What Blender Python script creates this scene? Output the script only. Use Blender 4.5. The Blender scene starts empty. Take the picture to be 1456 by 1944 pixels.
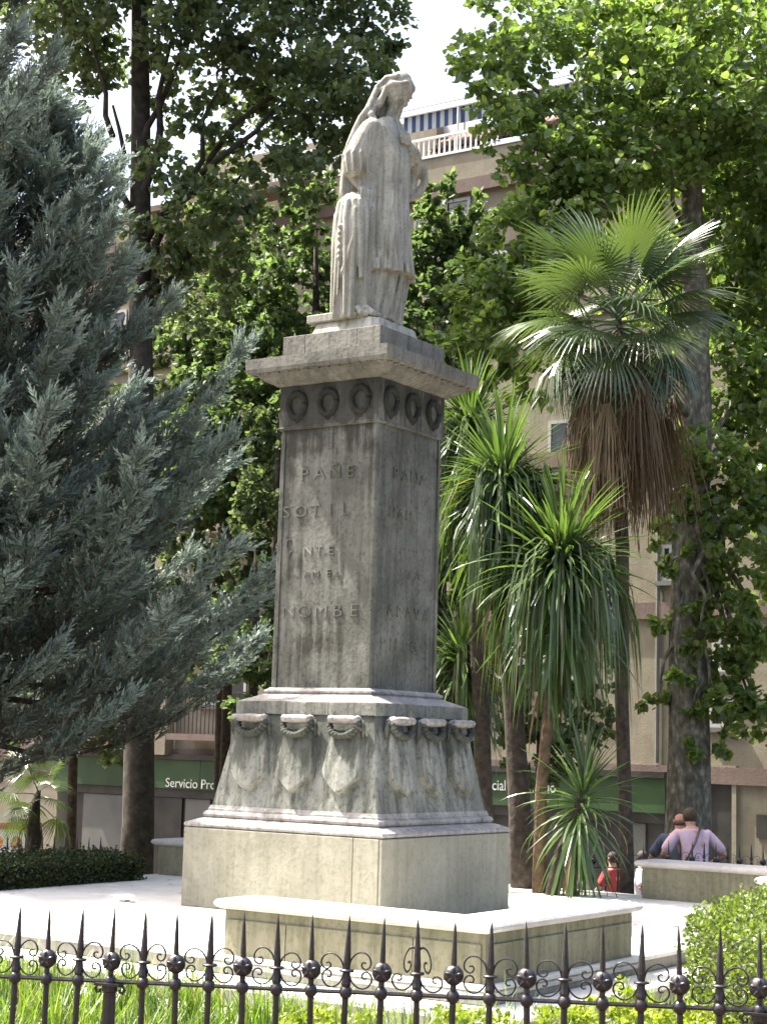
import bpy, math, random
import numpy as np
from mathutils import Vector, Matrix, noise as mnoise

random.seed(7)
rng = np.random.default_rng(11)
S = bpy.context.scene
COL = S.collection
PI = math.pi

# ------------------------------------------------------------------ camera
EYE = 1.536
FPX, PITCH, ROLL = 3268.86, math.radians(7.606), math.radians(1.645)
PSI = math.radians(55.985)                      # bearing of the pedestal's left-hand edges
CX, CY = -0.228, 16.415                          # pedestal axis
cF = Vector((0, math.cos(PITCH), math.sin(PITCH)))
cU0 = Vector((0, -math.sin(PITCH), math.cos(PITCH)))
cR0 = Vector((1, 0, 0))
cR = cR0 * math.cos(ROLL) + cU0 * math.sin(ROLL)
cU = cU0 * math.cos(ROLL) - cR0 * math.sin(ROLL)
cam_d = bpy.data.cameras.new('camera')
cam = bpy.data.objects.new('camera', cam_d)
COL.objects.link(cam)
cam.matrix_world = Matrix(((cR.x, cU.x, -cF.x, 0), (cR.y, cU.y, -cF.y, 0), (cR.z, cU.z, -cF.z, EYE), (0, 0, 0, 1)))
cam_d.sensor_fit = 'VERTICAL'
cam_d.sensor_height = 24
cam_d.lens = FPX / 1944 * 24
cam_d.clip_end = 2000
S.camera = cam

# ------------------------------------------------------------------ light
SUN_EL = math.radians(60)
SUN_H = Vector((-0.925, 0.38, 0)).normalized()   # horizontal direction towards the sun
W = bpy.data.worlds.new('World')
S.world = W
W.use_nodes = True
nt = W.node_tree
sky = nt.nodes.new('ShaderNodeTexSky')
sky.sky_type = 'NISHITA'
sky.sun_disc = False
sky.sun_elevation = SUN_EL
sky.sun_rotation = math.atan2(SUN_H.x, SUN_H.y)
sky.air_density = 1.0
sky.dust_density = 7.0
sky.ozone_density = 0.6
bg = nt.nodes['Background']
bg.inputs['Strength'].default_value = 0.15
nt.links.new(sky.outputs[0], bg.inputs[0])
sun_d = bpy.data.lights.new('sun', 'SUN')
sun_d.energy = 5.0
sun_d.angle = math.radians(0.53)
sun_d.color = (1.0, 0.96, 0.88)
sun = bpy.data.objects.new('sun', sun_d)
COL.objects.link(sun)
sdir = Vector((SUN_H.x * math.cos(SUN_EL), SUN_H.y * math.cos(SUN_EL), math.sin(SUN_EL)))
sun.rotation_euler = sdir.to_track_quat('Z', 'Y').to_euler()
sun.location = (-8, 10, 30)
S.view_settings.view_transform = 'Standard'
S.view_settings.look = 'None'
S.view_settings.exposure = 1.75
S.view_settings.gamma = 1
S.view_settings.use_curve_mapping = False
S.cycles.use_denoising = True
S.cycles.max_bounces = 8
S.cycles.diffuse_bounces = 4
S.cycles.transmission_bounces = 4
S.cycles.transparent_max_bounces = 6


# ------------------------------------------------------------------ helpers
def at(px, py, Y):
    """world point at depth Y seen at photograph pixel (px, py)"""
    d = cF + cR * ((px - 728) / FPX) - cU * ((py - 972) / FPX)
    return Vector((d.x * Y / d.y, Y, EYE + d.z * Y / d.y))


YAW = PSI - PI / 2
cy_, sy_ = math.cos(YAW), math.sin(YAW)


def M(x, y, z=0.0):
    """monument frame -> world: +x is the normal of the right face, -y of the left face"""
    return Vector((CX + cy_ * x - sy_ * y, CY + sy_ * x + cy_ * y, z))


def gz(y):
    if y < 19: return -0.43
    if y < 34: return -0.43 - (y - 19) / 15 * 1.9
    return -2.33


def tag(o, label=None, cat=None, group=None, kind=None):
    if label: o['label'] = label
    if cat: o['category'] = cat
    if group: o['group'] = group
    if kind: o['kind'] = kind
    return o


def empty(name, loc=(0, 0, 0), rz=0.0):
    o = bpy.data.objects.new(name, None)
    o.empty_display_size = 0.2
    o.location = loc
    o.rotation_euler = (0, 0, rz)
    COL.objects.link(o)
    return o


def link(name, me, parent=None, loc=None, rot=None):
    o = bpy.data.objects.new(name, me)
    COL.objects.link(o)
    if parent: o.parent = parent
    if loc is not None: o.location = loc
    if rot is not None: o.rotation_euler = rot
    return o


def copy_tree(o, parent=None):
    c = o.copy()
    COL.objects.link(c)
    if parent: c.parent = parent
    for ch in list(o.children):
        copy_tree(ch, c)
    return c


class MB:
    def __init__(s):
        s.v = []; s.f = []

    def add(s, vs, fs):
        b = len(s.v)
        s.v += [tuple(v) for v in vs]
        s.f += [tuple(i + b for i in f) for f in fs]

    def box(s, x0, x1, y0, y1, z0, z1):
        s.add([(x0, y0, z0), (x1, y0, z0), (x1, y1, z0), (x0, y1, z0), (x0, y0, z1), (x1, y0, z1), (x1, y1, z1), (x0, y1, z1)],
              [(3, 2, 1, 0), (4, 5, 6, 7), (0, 1, 5, 4), (1, 2, 6, 5), (2, 3, 7, 6), (3, 0, 4, 7)])

    def rings(s, rings, cap0=True, cap1=True, close=True):
        n = len(rings[0]); vs = [p for r in rings for p in r]; fs = []
        for i in range(len(rings) - 1):
            for j in range(n if close else n - 1):
                k = (j + 1) % n
                fs.append((i * n + j, i * n + k, (i + 1) * n + k, (i + 1) * n + j))
        if cap0: fs.append(tuple(range(n - 1, -1, -1)))
        if cap1: fs.append(tuple((len(rings) - 1) * n + j for j in range(n)))
        s.add(vs, fs)

    def square(s, prof, ch=0.0):
        """square-section loft through (half, z) pairs, corners cut by ch"""
        R = []
        for h, z in prof:
            if ch:
                c = ch
                R.append([(h - c, -h, z), (h, -h + c, z), (h, h - c, z), (h - c, h, z), (-h + c, h, z), (-h, h - c, z), (-h, -h + c, z), (-h + c, -h, z)])
            else:
                R.append([(h, -h, z), (h, h, z), (-h, h, z), (-h, -h, z)])
        s.rings(R)

    def tube(s, pts, rad, n=8, flat=1.0):
        pts = [Vector(p) for p in pts]
        if not hasattr(rad, '__len__'): rad = [rad] * len(pts)
        R = []; up = None
        for i, p in enumerate(pts):
            t = (pts[min(i + 1, len(pts) - 1)] - pts[max(i - 1, 0)]).normalized()
            if up is None:
                a = Vector((0, 0, 1)) if abs(t.z) < .9 else Vector((1, 0, 0))
                up = t.cross(a).normalized()
            up = (up - t * up.dot(t)).normalized()
            w = t.cross(up)
            R.append([tuple(p + (up * math.cos(q) + w * math.sin(q) * flat) * rad[i]) for q in [2 * PI * j / n for j in range(n)]])
        s.rings(R)

    def lathe(s, prof, n=12, c=(0, 0, 0)):
        s.rings([[(c[0] + r * math.cos(2 * PI * j / n), c[1] + r * math.sin(2 * PI * j / n), c[2] + z) for j in range(n)] for r, z in prof])

    def ell(s, c, r, n=14, m=9, rot=None):
        R = []
        for i in range(m + 1):
            a = -PI / 2 + PI * (i if 0 < i < m else (0.02 if i == 0 else m - .02)) / m
            ring = []
            for j in range(n):
                p = Vector((r[0] * math.cos(a) * math.cos(2 * PI * j / n), r[1] * math.cos(a) * math.sin(2 * PI * j / n), r[2] * math.sin(a)))
                if rot: p = rot @ p
                ring.append(tuple(Vector(c) + p))
            R.append(ring)
        s.rings(R)

    def mesh(s, name, mat, smooth=False):
        me = bpy.data.meshes.new(name)
        me.from_pydata(s.v, [], s.f)
        if smooth: me.shade_smooth()
        if mat: me.materials.append(mat)
        return me

    def build(s, name, mat, parent=None, smooth=False, loc=None, rot=None, bevel=0):
        o = link(name, s.mesh(name, mat, smooth), parent, loc, rot)
        if bevel:
            b = o.modifiers.new('bevel', 'BEVEL'); b.width = bevel; b.segments = 2; b.limit_method = 'ANGLE'; b.angle_limit = math.radians(40)
        return o


def soup(name, V, mat, k, rnd=None, parent=None, smooth=False):
    """V: (N*k,3) vertices of N separate k-gons (k given) -> object, attribute rnd per face"""
    V = np.asarray(V, np.float32).reshape(-1, 3)
    n = len(V) // k
    me = bpy.data.meshes.new(name)
    me.vertices.add(len(V)); me.vertices.foreach_set('co', V.ravel())
    me.loops.add(len(V)); me.loops.foreach_set('vertex_index', np.arange(len(V), dtype=np.int32))
    me.polygons.add(n)
    me.polygons.foreach_set('loop_start', np.arange(0, n * k, k, dtype=np.int32))
    if rnd is not None:
        a = me.attributes.new('rnd', 'FLOAT', 'FACE'); a.data.foreach_set('value', np.asarray(rnd, np.float32))
    me.update(calc_edges=True)
    if smooth: me.shade_smooth()
    me.materials.append(mat)
    return link(name, me, parent)


# ------------------------------------------------------------------ materials
def newmat(name):
    m = bpy.data.materials.new(name); m.use_nodes = True
    t = m.node_tree
    return m, t, t.nodes, t.links, t.nodes['Principled BSDF']


def ramp(n, stops):
    r = n.new('ShaderNodeValToRGB')
    e = r.color_ramp.elements
    while len(e) < len(stops): e.new(0.5)
    for i, (p, c) in enumerate(stops):
        e[i].position = p
        e[i].color = (c[0], c[1], c[2], 1) if hasattr(c, '__len__') else (c, c, c, 1)
    return r


def stone(name, c0, c1, stain=(.06, .065, .05), streak=.5, spots=.4, rough=.85, grime_shade=None, scale=1.0, bump=.25):
    m, t, n, l, b = newmat(name)
    tc = n.new('ShaderNodeTexCoord')
    geo = n.new('ShaderNodeNewGeometry')
    n1 = n.new('ShaderNodeTexNoise'); n1.inputs['Scale'].default_value = 2.2 * scale; n1.inputs['Detail'].default_value = 8; n1.inputs['Roughness'].default_value = .65
    l.new(geo.outputs['Position'], n1.inputs['Vector'])
    r1 = ramp(n, [(.38, c0), (.62, c1)]); l.new(n1.outputs['Fac'], r1.inputs[0])
    # vertical rain streaks
    mp = n.new('ShaderNodeMapping'); mp.inputs['Scale'].default_value = (9 * scale, 9 * scale, .55)
    l.new(geo.outputs['Position'], mp.inputs[0])
    n2 = n.new('ShaderNodeTexNoise'); n2.inputs['Scale'].default_value = 1.3; n2.inputs['Detail'].default_value = 6; n2.inputs['Roughness'].default_value = .7
    l.new(mp.outputs[0], n2.inputs['Vector'])
    r2 = ramp(n, [(.45, 0.0), (.72, streak)]); l.new(n2.outputs['Fac'], r2.inputs[0])
    mx = n.new('ShaderNodeMixRGB'); l.new(r2.outputs[0], mx.inputs[0]); l.new(r1.outputs[0], mx.inputs[1]); mx.inputs[2].default_value = (*stain, 1)
    # speckle / lichen
    n3 = n.new('ShaderNodeTexNoise'); n3.inputs['Scale'].default_value = 26 * scale; n3.inputs['Detail'].default_value = 5
    l.new(geo.outputs['Position'], n3.inputs['Vector'])
    r3 = ramp(n, [(.52, 0.0), (.7, spots)]); l.new(n3.outputs['Fac'], r3.inputs[0])
    mx2 = n.new('ShaderNodeMixRGB'); mx2.blend_type = 'MULTIPLY'; l.new(r3.outputs[0], mx2.inputs[0]); l.new(mx.outputs[0], mx2.inputs[1]); mx2.inputs[2].default_value = (.35, .36, .3, 1)
    out = mx2
    if grime_shade:
        # blackened crust with ragged outline; on the shield course it also paints shade
        z0, z1, col, amt = grime_shade
        sp = n.new('ShaderNodeSeparateXYZ'); l.new(geo.outputs['Position'], sp.inputs[0])
        mr = n.new('ShaderNodeMapRange'); mr.inputs['From Min'].default_value = z0; mr.inputs['From Max'].default_value = z1
        l.new(sp.outputs['Z'], mr.inputs['Value'])
        ad = n.new('ShaderNodeMath'); ad.operation = 'MULTIPLY_ADD'; l.new(n2.outputs['Fac'], ad.inputs[0]); ad.inputs[1].default_value = 1.5; ad.inputs[2].default_value = -.75
        ad2 = n.new('ShaderNodeMath'); ad2.operation = 'ADD'; l.new(mr.outputs[0], ad2.inputs[0]); l.new(ad.outputs[0], ad2.inputs[1])
        n4 = n.new('ShaderNodeTexNoise'); n4.inputs['Scale'].default_value = 3.1; n4.inputs['Detail'].default_value = 6; l.new(geo.outputs['Position'], n4.inputs['Vector'])
        ad3 = n.new('ShaderNodeMath'); ad3.operation = 'MULTIPLY_ADD'; l.new(n4.outputs['Fac'], ad3.inputs[0]); ad3.inputs[1].default_value = 1.6; l.new(ad2.outputs[0], ad3.inputs[2])
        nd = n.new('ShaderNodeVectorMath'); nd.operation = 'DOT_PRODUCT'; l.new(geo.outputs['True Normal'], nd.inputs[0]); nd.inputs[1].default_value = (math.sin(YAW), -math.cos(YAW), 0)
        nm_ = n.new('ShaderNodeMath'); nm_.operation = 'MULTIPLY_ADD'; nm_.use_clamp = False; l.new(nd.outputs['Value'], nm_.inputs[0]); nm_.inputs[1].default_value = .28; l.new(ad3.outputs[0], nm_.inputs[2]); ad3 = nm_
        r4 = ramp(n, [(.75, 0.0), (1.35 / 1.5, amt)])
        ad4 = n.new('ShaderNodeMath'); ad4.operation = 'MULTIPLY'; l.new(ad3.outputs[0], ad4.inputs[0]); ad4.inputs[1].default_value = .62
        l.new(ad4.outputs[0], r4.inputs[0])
        mx3 = n.new('ShaderNodeMixRGB'); l.new(r4.outputs[0], mx3.inputs[0]); l.new(out.outputs[0], mx3.inputs[1]); mx3.inputs[2].default_value = (*col, 1)
        out = mx3
    l.new(out.outputs[0], b.inputs['Base Color'])
    b.inputs['Roughness'].default_value = rough
    b.inputs['Specular IOR Level'].default_value = .25
    bp = n.new('ShaderNodeBump'); bp.inputs['Strength'].default_value = bump; bp.inputs['Distance'].default_value = .02
    l.new(n3.outputs['Fac'], bp.inputs['Height']); l.new(bp.outputs[0], b.inputs['Normal'])
    return m


def plain(name, col, rough=.6, metal=0.0, var=.25, scale=8, bump=0.0, spec=.4):
    m, t, n, l, b = newmat(name)
    geo = n.new('ShaderNodeNewGeometry')
    nz = n.new('ShaderNodeTexNoise'); nz.inputs['Scale'].default_value = scale; nz.inputs['Detail'].default_value = 6
    l.new(geo.outputs['Position'], nz.inputs['Vector'])
    lo = tuple(c * (1 - var) for c in col); hi = tuple(min(1, c * (1 + var)) for c in col)
    r = ramp(n, [(.3, lo), (.7, hi)]); l.new(nz.outputs['Fac'], r.inputs[0]); l.new(r.outputs[0], b.inputs['Base Color'])
    b.inputs['Roughness'].default_value = rough; b.inputs['Metallic'].default_value = metal
    b.inputs['Specular IOR Level'].default_value = spec
    if bump:
        bp = n.new('ShaderNodeBump'); bp.inputs['Strength'].default_value = bump; bp.inputs['Distance'].default_value = .02
        l.new(nz.outputs['Fac'], bp.inputs['Height']); l.new(bp.outputs[0], b.inputs['Normal'])
    return m


def leafmat(name, stops, trans=.45, rough=.42, tcol=None, spec=.5, use_rnd=True):
    m, t, n, l, b = newmat(name)
    if use_rnd:
        a = n.new('ShaderNodeAttribute'); a.attribute_name = 'rnd'; src = a.outputs['Fac']
    else:
        oi = n.new('ShaderNodeObjectInfo'); src = oi.outputs['Random']
    r = ramp(n, stops); l.new(src, r.inputs[0])
    l.new(r.outputs[0], b.inputs['Base Color'])
    b.inputs['Roughness'].default_value = rough; b.inputs['Specular IOR Level'].default_value = spec
    tr = n.new('ShaderNodeBsdfTranslucent')
    hs = n.new('ShaderNodeMixRGB'); hs.blend_type = 'MULTIPLY'; hs.inputs[0].default_value = 1
    l.new(r.outputs[0], hs.inputs[1]); hs.inputs[2].default_value = (*(tcol or (1.5, 1.6, .6)), 1)
    l.new(hs.outputs[0], tr.inputs['Color'])
    mix = n.new('ShaderNodeMixShader'); mix.inputs[0].default_value = trans
    l.new(b.outputs[0], mix.inputs[1]); l.new(tr.outputs[0], mix.inputs[2])
    l.new(mix.outputs[0], n['Material Output'].inputs['Surface'])
    return m


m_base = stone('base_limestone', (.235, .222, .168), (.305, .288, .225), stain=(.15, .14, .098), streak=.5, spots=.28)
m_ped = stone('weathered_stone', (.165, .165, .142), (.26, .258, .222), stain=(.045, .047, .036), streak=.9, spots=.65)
m_shaft = stone('shaft_stone', (.095, .096, .081), (.185, .183, .158), stain=(.042, .043, .032), streak=.8, spots=.6, grime_shade=(4.05, 5.1, (.026, .024, .017), .7))
m_die = stone('shield_course_stone', (.165, .167, .145), (.275, .275, .24), stain=(.042, .046, .036), streak=.95, spots=.65, grime_shade=(1.18, 1.86, (.035, .040, .030), .6))  # darkened towards the band: painted shade over the shields together with green grime
m_ledge = stone('ledge_stone', (.27, .25, .235), (.39, .365, .345), stain=(.09, .085, .07), streak=.6, spots=.6)
m_cap = stone('cornice_stone', (.145, .14, .12), (.23, .222, .192), stain=(.05, .048, .037), streak=.7, spots=.5)
m_marble = stone('statue_marble', (.30, .292, .245), (.43, .418, .355), stain=(.10, .097, .072), streak=.85, spots=.4, scale=1.6, bump=.15)
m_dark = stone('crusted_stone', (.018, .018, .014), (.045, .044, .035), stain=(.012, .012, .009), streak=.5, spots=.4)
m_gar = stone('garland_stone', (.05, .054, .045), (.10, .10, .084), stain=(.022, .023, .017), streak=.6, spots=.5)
m_bench = stone('bench_stone', (.215, .198, .13), (.295, .27, .185), stain=(.085, .077, .042), streak=.6, spots=.35)
m_benchcap = stone('bench_cap_stone', (.50, .46, .43), (.62, .58, .54), stain=(.36, .31, .29), streak=.3, spots=.2)
m_pave = stone('paving_stone', (.55, .54, .51), (.68, .66, .62), stain=(.44, .42, .38), streak=.2, spots=.15)
m_step = stone('step_riser_stone', (.235, .222, .19), (.31, .295, .255), stain=(.12, .11, .085), streak=.5, spots=.4)
m_iron = plain('wrought_iron', (.022, .017, .019), rough=.38, metal=.0, var=.35, scale=40, bump=.2, spec=.6)
m_soil = plain('soil', (.07, .05, .03), rough=.95, var=.5, scale=9, bump=.6)
m_asph = plain('asphalt', (.10, .10, .095), rough=.9, var=.3, scale=14, bump=.3)
m_wall = stone('facade_render', (.20, .178, .13), (.255, .23, .17), stain=(.15, .132, .092), streak=.35, spots=.12)
m_band = stone('facade_band', (.14, .105, .088), (.175, .13, .11), stain=(.10, .075, .06), streak=.4, spots=.15)
m_white = plain('white_paint', (.6, .6, .58), rough=.5, var=.06)
m_wframe = plain('window_frame_paint', (.34, .34, .32), rough=.5, var=.1)
m_glass = plain('window_glass', (.03, .035, .035), rough=.12, var=.4, scale=.8, spec=.6)
m_shut = plain('shutter_grey', (.20, .205, .20), rough=.6, var=.12)
m_green = plain('fascia_green', (.026, .06, .018), rough=.5, var=.25, scale=2)
m_dkshop = plain('shopfront_dark', (.035, .033, .03), rough=.35, var=.5, scale=2)
m_grey = plain('grey_panel', (.12, .12, .108), rough=.7, var=.15, scale=2)
m_letter = plain('sign_lettering', (.66, .68, .62), rough=.5, var=.05)
m_blue = plain('awning_blue', (.02, .04, .10), rough=.8, var=.12)
m_awhite = plain('awning_white', (.30, .32, .33), rough=.8, var=.08)
m_tile = plain('roof_tile', (.22, .13, .085), rough=.85, var=.45, scale=5)
m_barkd = plain('dark_bark', (.055, .042, .032), rough=.95, var=.5, scale=14, bump=.8)
m_barkc = plain('brown_bark', (.13, .085, .05), rough=.95, var=.4, scale=16, bump=.8)

# mottled plane-tree bark
m_plane, t_, n_, l_, b_ = newmat('plane_bark')
g_ = n_.new('ShaderNodeNewGeometry'); mp_ = n_.new('ShaderNodeMapping'); mp_.inputs['Scale'].default_value = (6, 6, 3.2)
l_.new(g_.outputs['Position'], mp_.inputs[0])
v_ = n_.new('ShaderNodeTexVoronoi'); v_.inputs['Scale'].default_value = 2.0; l_.new(mp_.outputs[0], v_.inputs['Vector'])
ns_ = n_.new('ShaderNodeTexNoise'); ns_.inputs['Scale'].default_value = 2.4; ns_.inputs['Detail'].default_value = 5; l_.new(mp_.outputs[0], ns_.inputs['Vector'])
r_ = ramp(n_, [(.30, (.055, .05, .036)), (.46, (.10, .094, .068)), (.57, (.15, .14, .105)), (.68, (.27, .26, .21))])
l_.new(ns_.outputs['Fac'], r_.inputs[0]); l_.new(r_.outputs[0], b_.inputs['Base Color']); b_.inputs['Roughness'].default_value = .9
bp_ = n_.new('ShaderNodeBump'); bp_.inputs['Strength'].default_value = .5; bp_.inputs['Distance'].default_value = .02
l_.new(ns_.outputs['Fac'], bp_.inputs['Height']); l_.new(bp_.outputs[0], b_.inputs['Normal'])

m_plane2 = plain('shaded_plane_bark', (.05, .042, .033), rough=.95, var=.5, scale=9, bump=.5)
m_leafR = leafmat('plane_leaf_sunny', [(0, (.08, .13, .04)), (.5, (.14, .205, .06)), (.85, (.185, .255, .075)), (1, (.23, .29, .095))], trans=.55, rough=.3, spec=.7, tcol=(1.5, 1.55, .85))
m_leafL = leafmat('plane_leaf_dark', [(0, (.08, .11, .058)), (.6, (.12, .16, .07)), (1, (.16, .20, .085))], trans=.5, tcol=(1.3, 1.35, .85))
m_leafM = leafmat('shrub_leaf', [(0, (.085, .13, .058)), (.6, (.13, .185, .076)), (1, (.175, .23, .09))], trans=.5, tcol=(1.25, 1.35, .8))
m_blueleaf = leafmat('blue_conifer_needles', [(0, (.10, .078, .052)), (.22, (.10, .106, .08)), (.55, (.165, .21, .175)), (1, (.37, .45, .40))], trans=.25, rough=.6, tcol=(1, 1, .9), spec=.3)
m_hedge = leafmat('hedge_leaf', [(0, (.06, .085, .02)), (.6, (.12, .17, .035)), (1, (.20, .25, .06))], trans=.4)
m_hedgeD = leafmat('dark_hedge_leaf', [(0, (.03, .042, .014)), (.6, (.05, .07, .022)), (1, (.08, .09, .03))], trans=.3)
m_grass = leafmat('grass_blades', [(0, (.07, .12, .025)), (.6, (.12, .19, .04)), (.92, (.18, .23, .07)), (1, (.33, .30, .14))], trans=.45)
m_lime = leafmat('lime_ground_cover', [(0, (.12, .17, .025)), (.6, (.22, .27, .04)), (1, (.32, .34, .08))], trans=.4)
m_fan = leafmat('fan_frond', [(0, (.055, .085, .036)), (.6, (.08, .12, .05)), (1, (.115, .16, .065))], trans=.24, rough=.26, spec=.8, use_rnd=False)
m_dead = leafmat('dead_frond', [(0, (.12, .085, .048)), (.6, (.20, .145, .085)), (1, (.32, .24, .145))], trans=.2, rough=.8, tcol=(1, .9, .7), spec=.2, use_rnd=False)
m_deadr = leafmat('dry_litter', [(0, (.12, .08, .04)), (.6, (.22, .15, .07)), (1, (.32, .26, .12))], trans=.1, rough=.8, spec=.2)
m_cord = leafmat('strap_leaf', [(0, (.055, .095, .034)), (.6, (.08, .135, .044)), (1, (.115, .18, .058))], trans=.35, rough=.26, spec=.75, use_rnd=False)
m_cordm = leafmat('strap_leaf_mass', [(0, (.06, .095, .04)), (.6, (.09, .14, .052)), (.9, (.13, .17, .07)), (1, (.2, .17, .1))], trans=.35, rough=.3, spec=.7)
m_core = plain('hedge_inner_shade', (.02, .018, .012), rough=1, var=.4)  # near-black block inside the hedges, their inner shade put into the colour

# ------------------------------------------------------------------ setting: ground
ys = [-30, 0, 8, 14, 19] + [19 + i * 1.5 for i in range(1, 11)] + [40, 80, 300, 900]
xs = [-900, -60, -20, -10, -5, 0, 5, 10, 20, 60, 900]
b = MB()
b.add([(x, y, gz(y)) for y in ys for x in xs], [(j * len(xs) + i, j * len(xs) + i + 1, (j + 1) * len(xs) + i + 1, (j + 1) * len(xs) + i) for j in range(len(ys) - 1) for i in range(len(xs) - 1)])
tag(b.build('ground', m_soil), kind='structure')
b = MB()
o_ = [(-40, 27.5), (40, 27.5), (40, 33.4), (-40, 33.4)]
b.add([(x, y, gz(y) + .02) for x, y in o_], [(0, 1, 2, 3)])
tag(b.build('street', m_asph), kind='structure')

# platform with its steps, square in the monument's frame
def slab(name, half, z0, z1, mat, nose=.02):
    root = empty(name, (CX, CY, 0), YAW); root['kind'] = 'structure'
    b = MB(); b.square([(half - nose, z0), (half - nose, z1 - .036)]); o = b.build('riser', m_step, root)
    b = MB(); b.square([(half - .004, z1 - .0355), (half, z1 - .030), (half, z1 - .008), (half - .008, z1)]); o = b.build('tread', mat, root)
    return root
slab('platform', 3.66, -.125, 0, m_pave)
slab('step', 4.03, -.275, -.13, m_pave)
slab('step', 4.40, -.60, -.285, m_pave)

# ------------------------------------------------------------------ stone benches (one L at each corner of the platform)
def bench(sx, sy, ax, ay, label):
    """corner at (3.65 sx, 3.65 sy); arms of length ax along x, ay along y"""
    root = empty('stone_bench', M(3.65 * sx, 3.65 * sy, -.08), YAW)
    tag(root, label, 'bench', 'stone corner benches round the platform')

    def lshape(inset, d, z0, z1):
        i = inset
        P = [(-i, -i), (-ax + i, -i), (-ax + i, -d + i), (-d + i, -d + i), (-d + i, -ay + i), (-i, -ay + i)]
        P = [(p[0] * sx, p[1] * sy) for p in P]
        if sx * sy > 0: P = P[::-1]
        P = P[::-1] if False else P
        return [(x, y, z0) for x, y in P], [(x, y, z1) for x, y in P]

    def lob(name, secs, mat, bevel=0):
        b = MB(); R = []
        for inset, z in secs: R.append(lshape(inset, .46, z, z)[0])
        b.rings(R)
        import bmesh
        o = b.build(name, mat, root, bevel=bevel)
        bm = bmesh.new(); bm.from_mesh(o.data); bmesh.ops.recalc_face_normals(bm, faces=bm.faces); bm.to_mesh(o.data); bm.free()
        return o
    lob('bench_plinth', [(.0, 0), (.0, .028), (.015, .04), (.015, .055), (.03, .062)], m_benchcap)
    lob('bench_body', [(.055, .062), (.055, .40)], m_bench)
    lob('bench_seat', [(.05, .40), (.03, .405), (.005, .415), (-.008, .43), (-.008, .447), (.004, .463), (.02, .47)], m_benchcap)
    # proud stone panels on the outer faces
    for L, along in ((ax, 'x'), (ay, 'y')):
        n = 4; w = (L - .16) / n
        for k in range(n):
            b = MB(); a0 = -.08 - k * w - .004; a1 = -.08 - (k + 1) * w + .004
            if along == 'x':
                b.box(min(a0 * sx, a1 * sx), max(a0 * sx, a1 * sx), min(-.058 * sy, -.043 * sy), max(-.058 * sy, -.043 * sy), .075, .33)
            else:
                b.box(min(-.058 * sx, -.043 * sx), max(-.058 * sx, -.043 * sx), min(a0 * sy, a1 * sy), max(a0 * sy, a1 * sy), .075, .33)
            b.build('panel', m_bench, root, bevel=.004)
    return root
bench(1, -1, 2.27, 2.27, 'stone corner bench nearest the iron railing, in front of the pedestal')
bench(1, 1, 2.24, 1.62, 'sunlit stone bench behind the clipped bright hedge, two people beyond it')
bench(-1, 1, 2.2, 2.27, 'shaded grey stone bench behind the left of the pedestal base beside the dark hedge')

# ------------------------------------------------------------------ pedestal
ped = empty('monument_pedestal', (CX, CY, 0), YAW)
tag(ped, 'tall square weathered stone pedestal with carved shields carrying a marble statue', 'pedestal')
b = MB(); b.square([(1.07, 0), (1.07, .714)]); b.build('base_core', m_base, ped)
for q in range(4):                                                # facing slabs of the base block
    R = Matrix.Rotation(q * PI / 2, 4, 'Z')
    cuts = [-1.098, .80, 1.068] if q != 1 else [-1.098, 1.068]
    for a0, a1 in zip(cuts[:-1], cuts[1:]):
        b = MB(); b.box(a0 + .002, a1 - .002, -1.10, -1.068, 0.001, .712)
        o = b.build('facing_slab', m_base, ped, bevel=.008); o.matrix_local = R
b = MB(); b.square([(1.06, .716), (1.085, .719), (1.098, .732), (1.10, .742), (1.092, .757), (1.07, .766), (1.01, .790), (.965, .803)]); b.build('lower_ledge', m_ledge, ped, smooth=False)
b = MB(); b.square([(.955, .801), (.972, .812), (.979, .832), (.972, .852), (.955, .864), (.945, .866), (.945, .884), (.938, .893), (.932, .915)]); b.build('torus_moulding', m_ledge, ped)
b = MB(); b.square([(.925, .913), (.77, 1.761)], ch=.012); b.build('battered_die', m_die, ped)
for q in range(4):
    R = Matrix.Rotation(q * PI / 2, 4, 'Z')
    cuts = [-.789, -.20, .27, .788] if q % 2 == 0 else [-.789, .02, .788]
    for a0, a1 in zip(cuts[:-1], cuts[1:]):
        b = MB(); b.box(a0 + .0015, a1 - .0015, -.789, -.70, 1.762, 1.879)
        o = b.build('band_stone', m_ped, ped, bevel=.006); o.matrix_local = R
b = MB(); b.square([(.78, 1.8815), (.60, 1.955), (.60, 1.962), (.612, 1.970), (.612, 1.986), (.60, 1.994), (.585, 2.0), (.572, 2.014)]); b.build('sloped_collar', m_ledge, ped)
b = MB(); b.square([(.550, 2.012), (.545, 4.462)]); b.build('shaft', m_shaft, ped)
for sx in (1, -1):
    for sy in (1, -1):
        b = MB()
        b.rings([[(sx * x0, sy * y0, z) for x0, y0 in ((.505, .505), (h, .505), (h, h - .015), (h - .015, h), (.505, h))] for z, h in ((2.0125, .566), (4.461, .558))])
        import bmesh
        o = b.build('corner_fillet', m_shaft, ped)
        bm = bmesh.new(); bm.from_mesh(o.data); bmesh.ops.recalc_face_normals(bm, faces=bm.faces); bm.to_mesh(o.data); bm.free()
b = MB(); b.square([(.562, 4.463), (.578, 4.468), (.580, 4.482), (.570, 4.492), (.572, 4.885)]); b.build('frieze', m_shaft, ped)
b = MB(); b.square([(.575, 4.884), (.60, 4.887), (.612, 4.90), (.64, 4.912), (.68, 4.932), (.715, 4.957), (.735, 4.985), (.752, 4.990), (.752, 4.993)]); b.build('cornice_moulding', m_cap, ped)
b = MB(); b.square([(.796, 4.994), (.806, 5.0), (.816, 5.03), (.818, 5.128)], ch=.004); b.build('cornice_slab', m_cap, ped)
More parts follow.
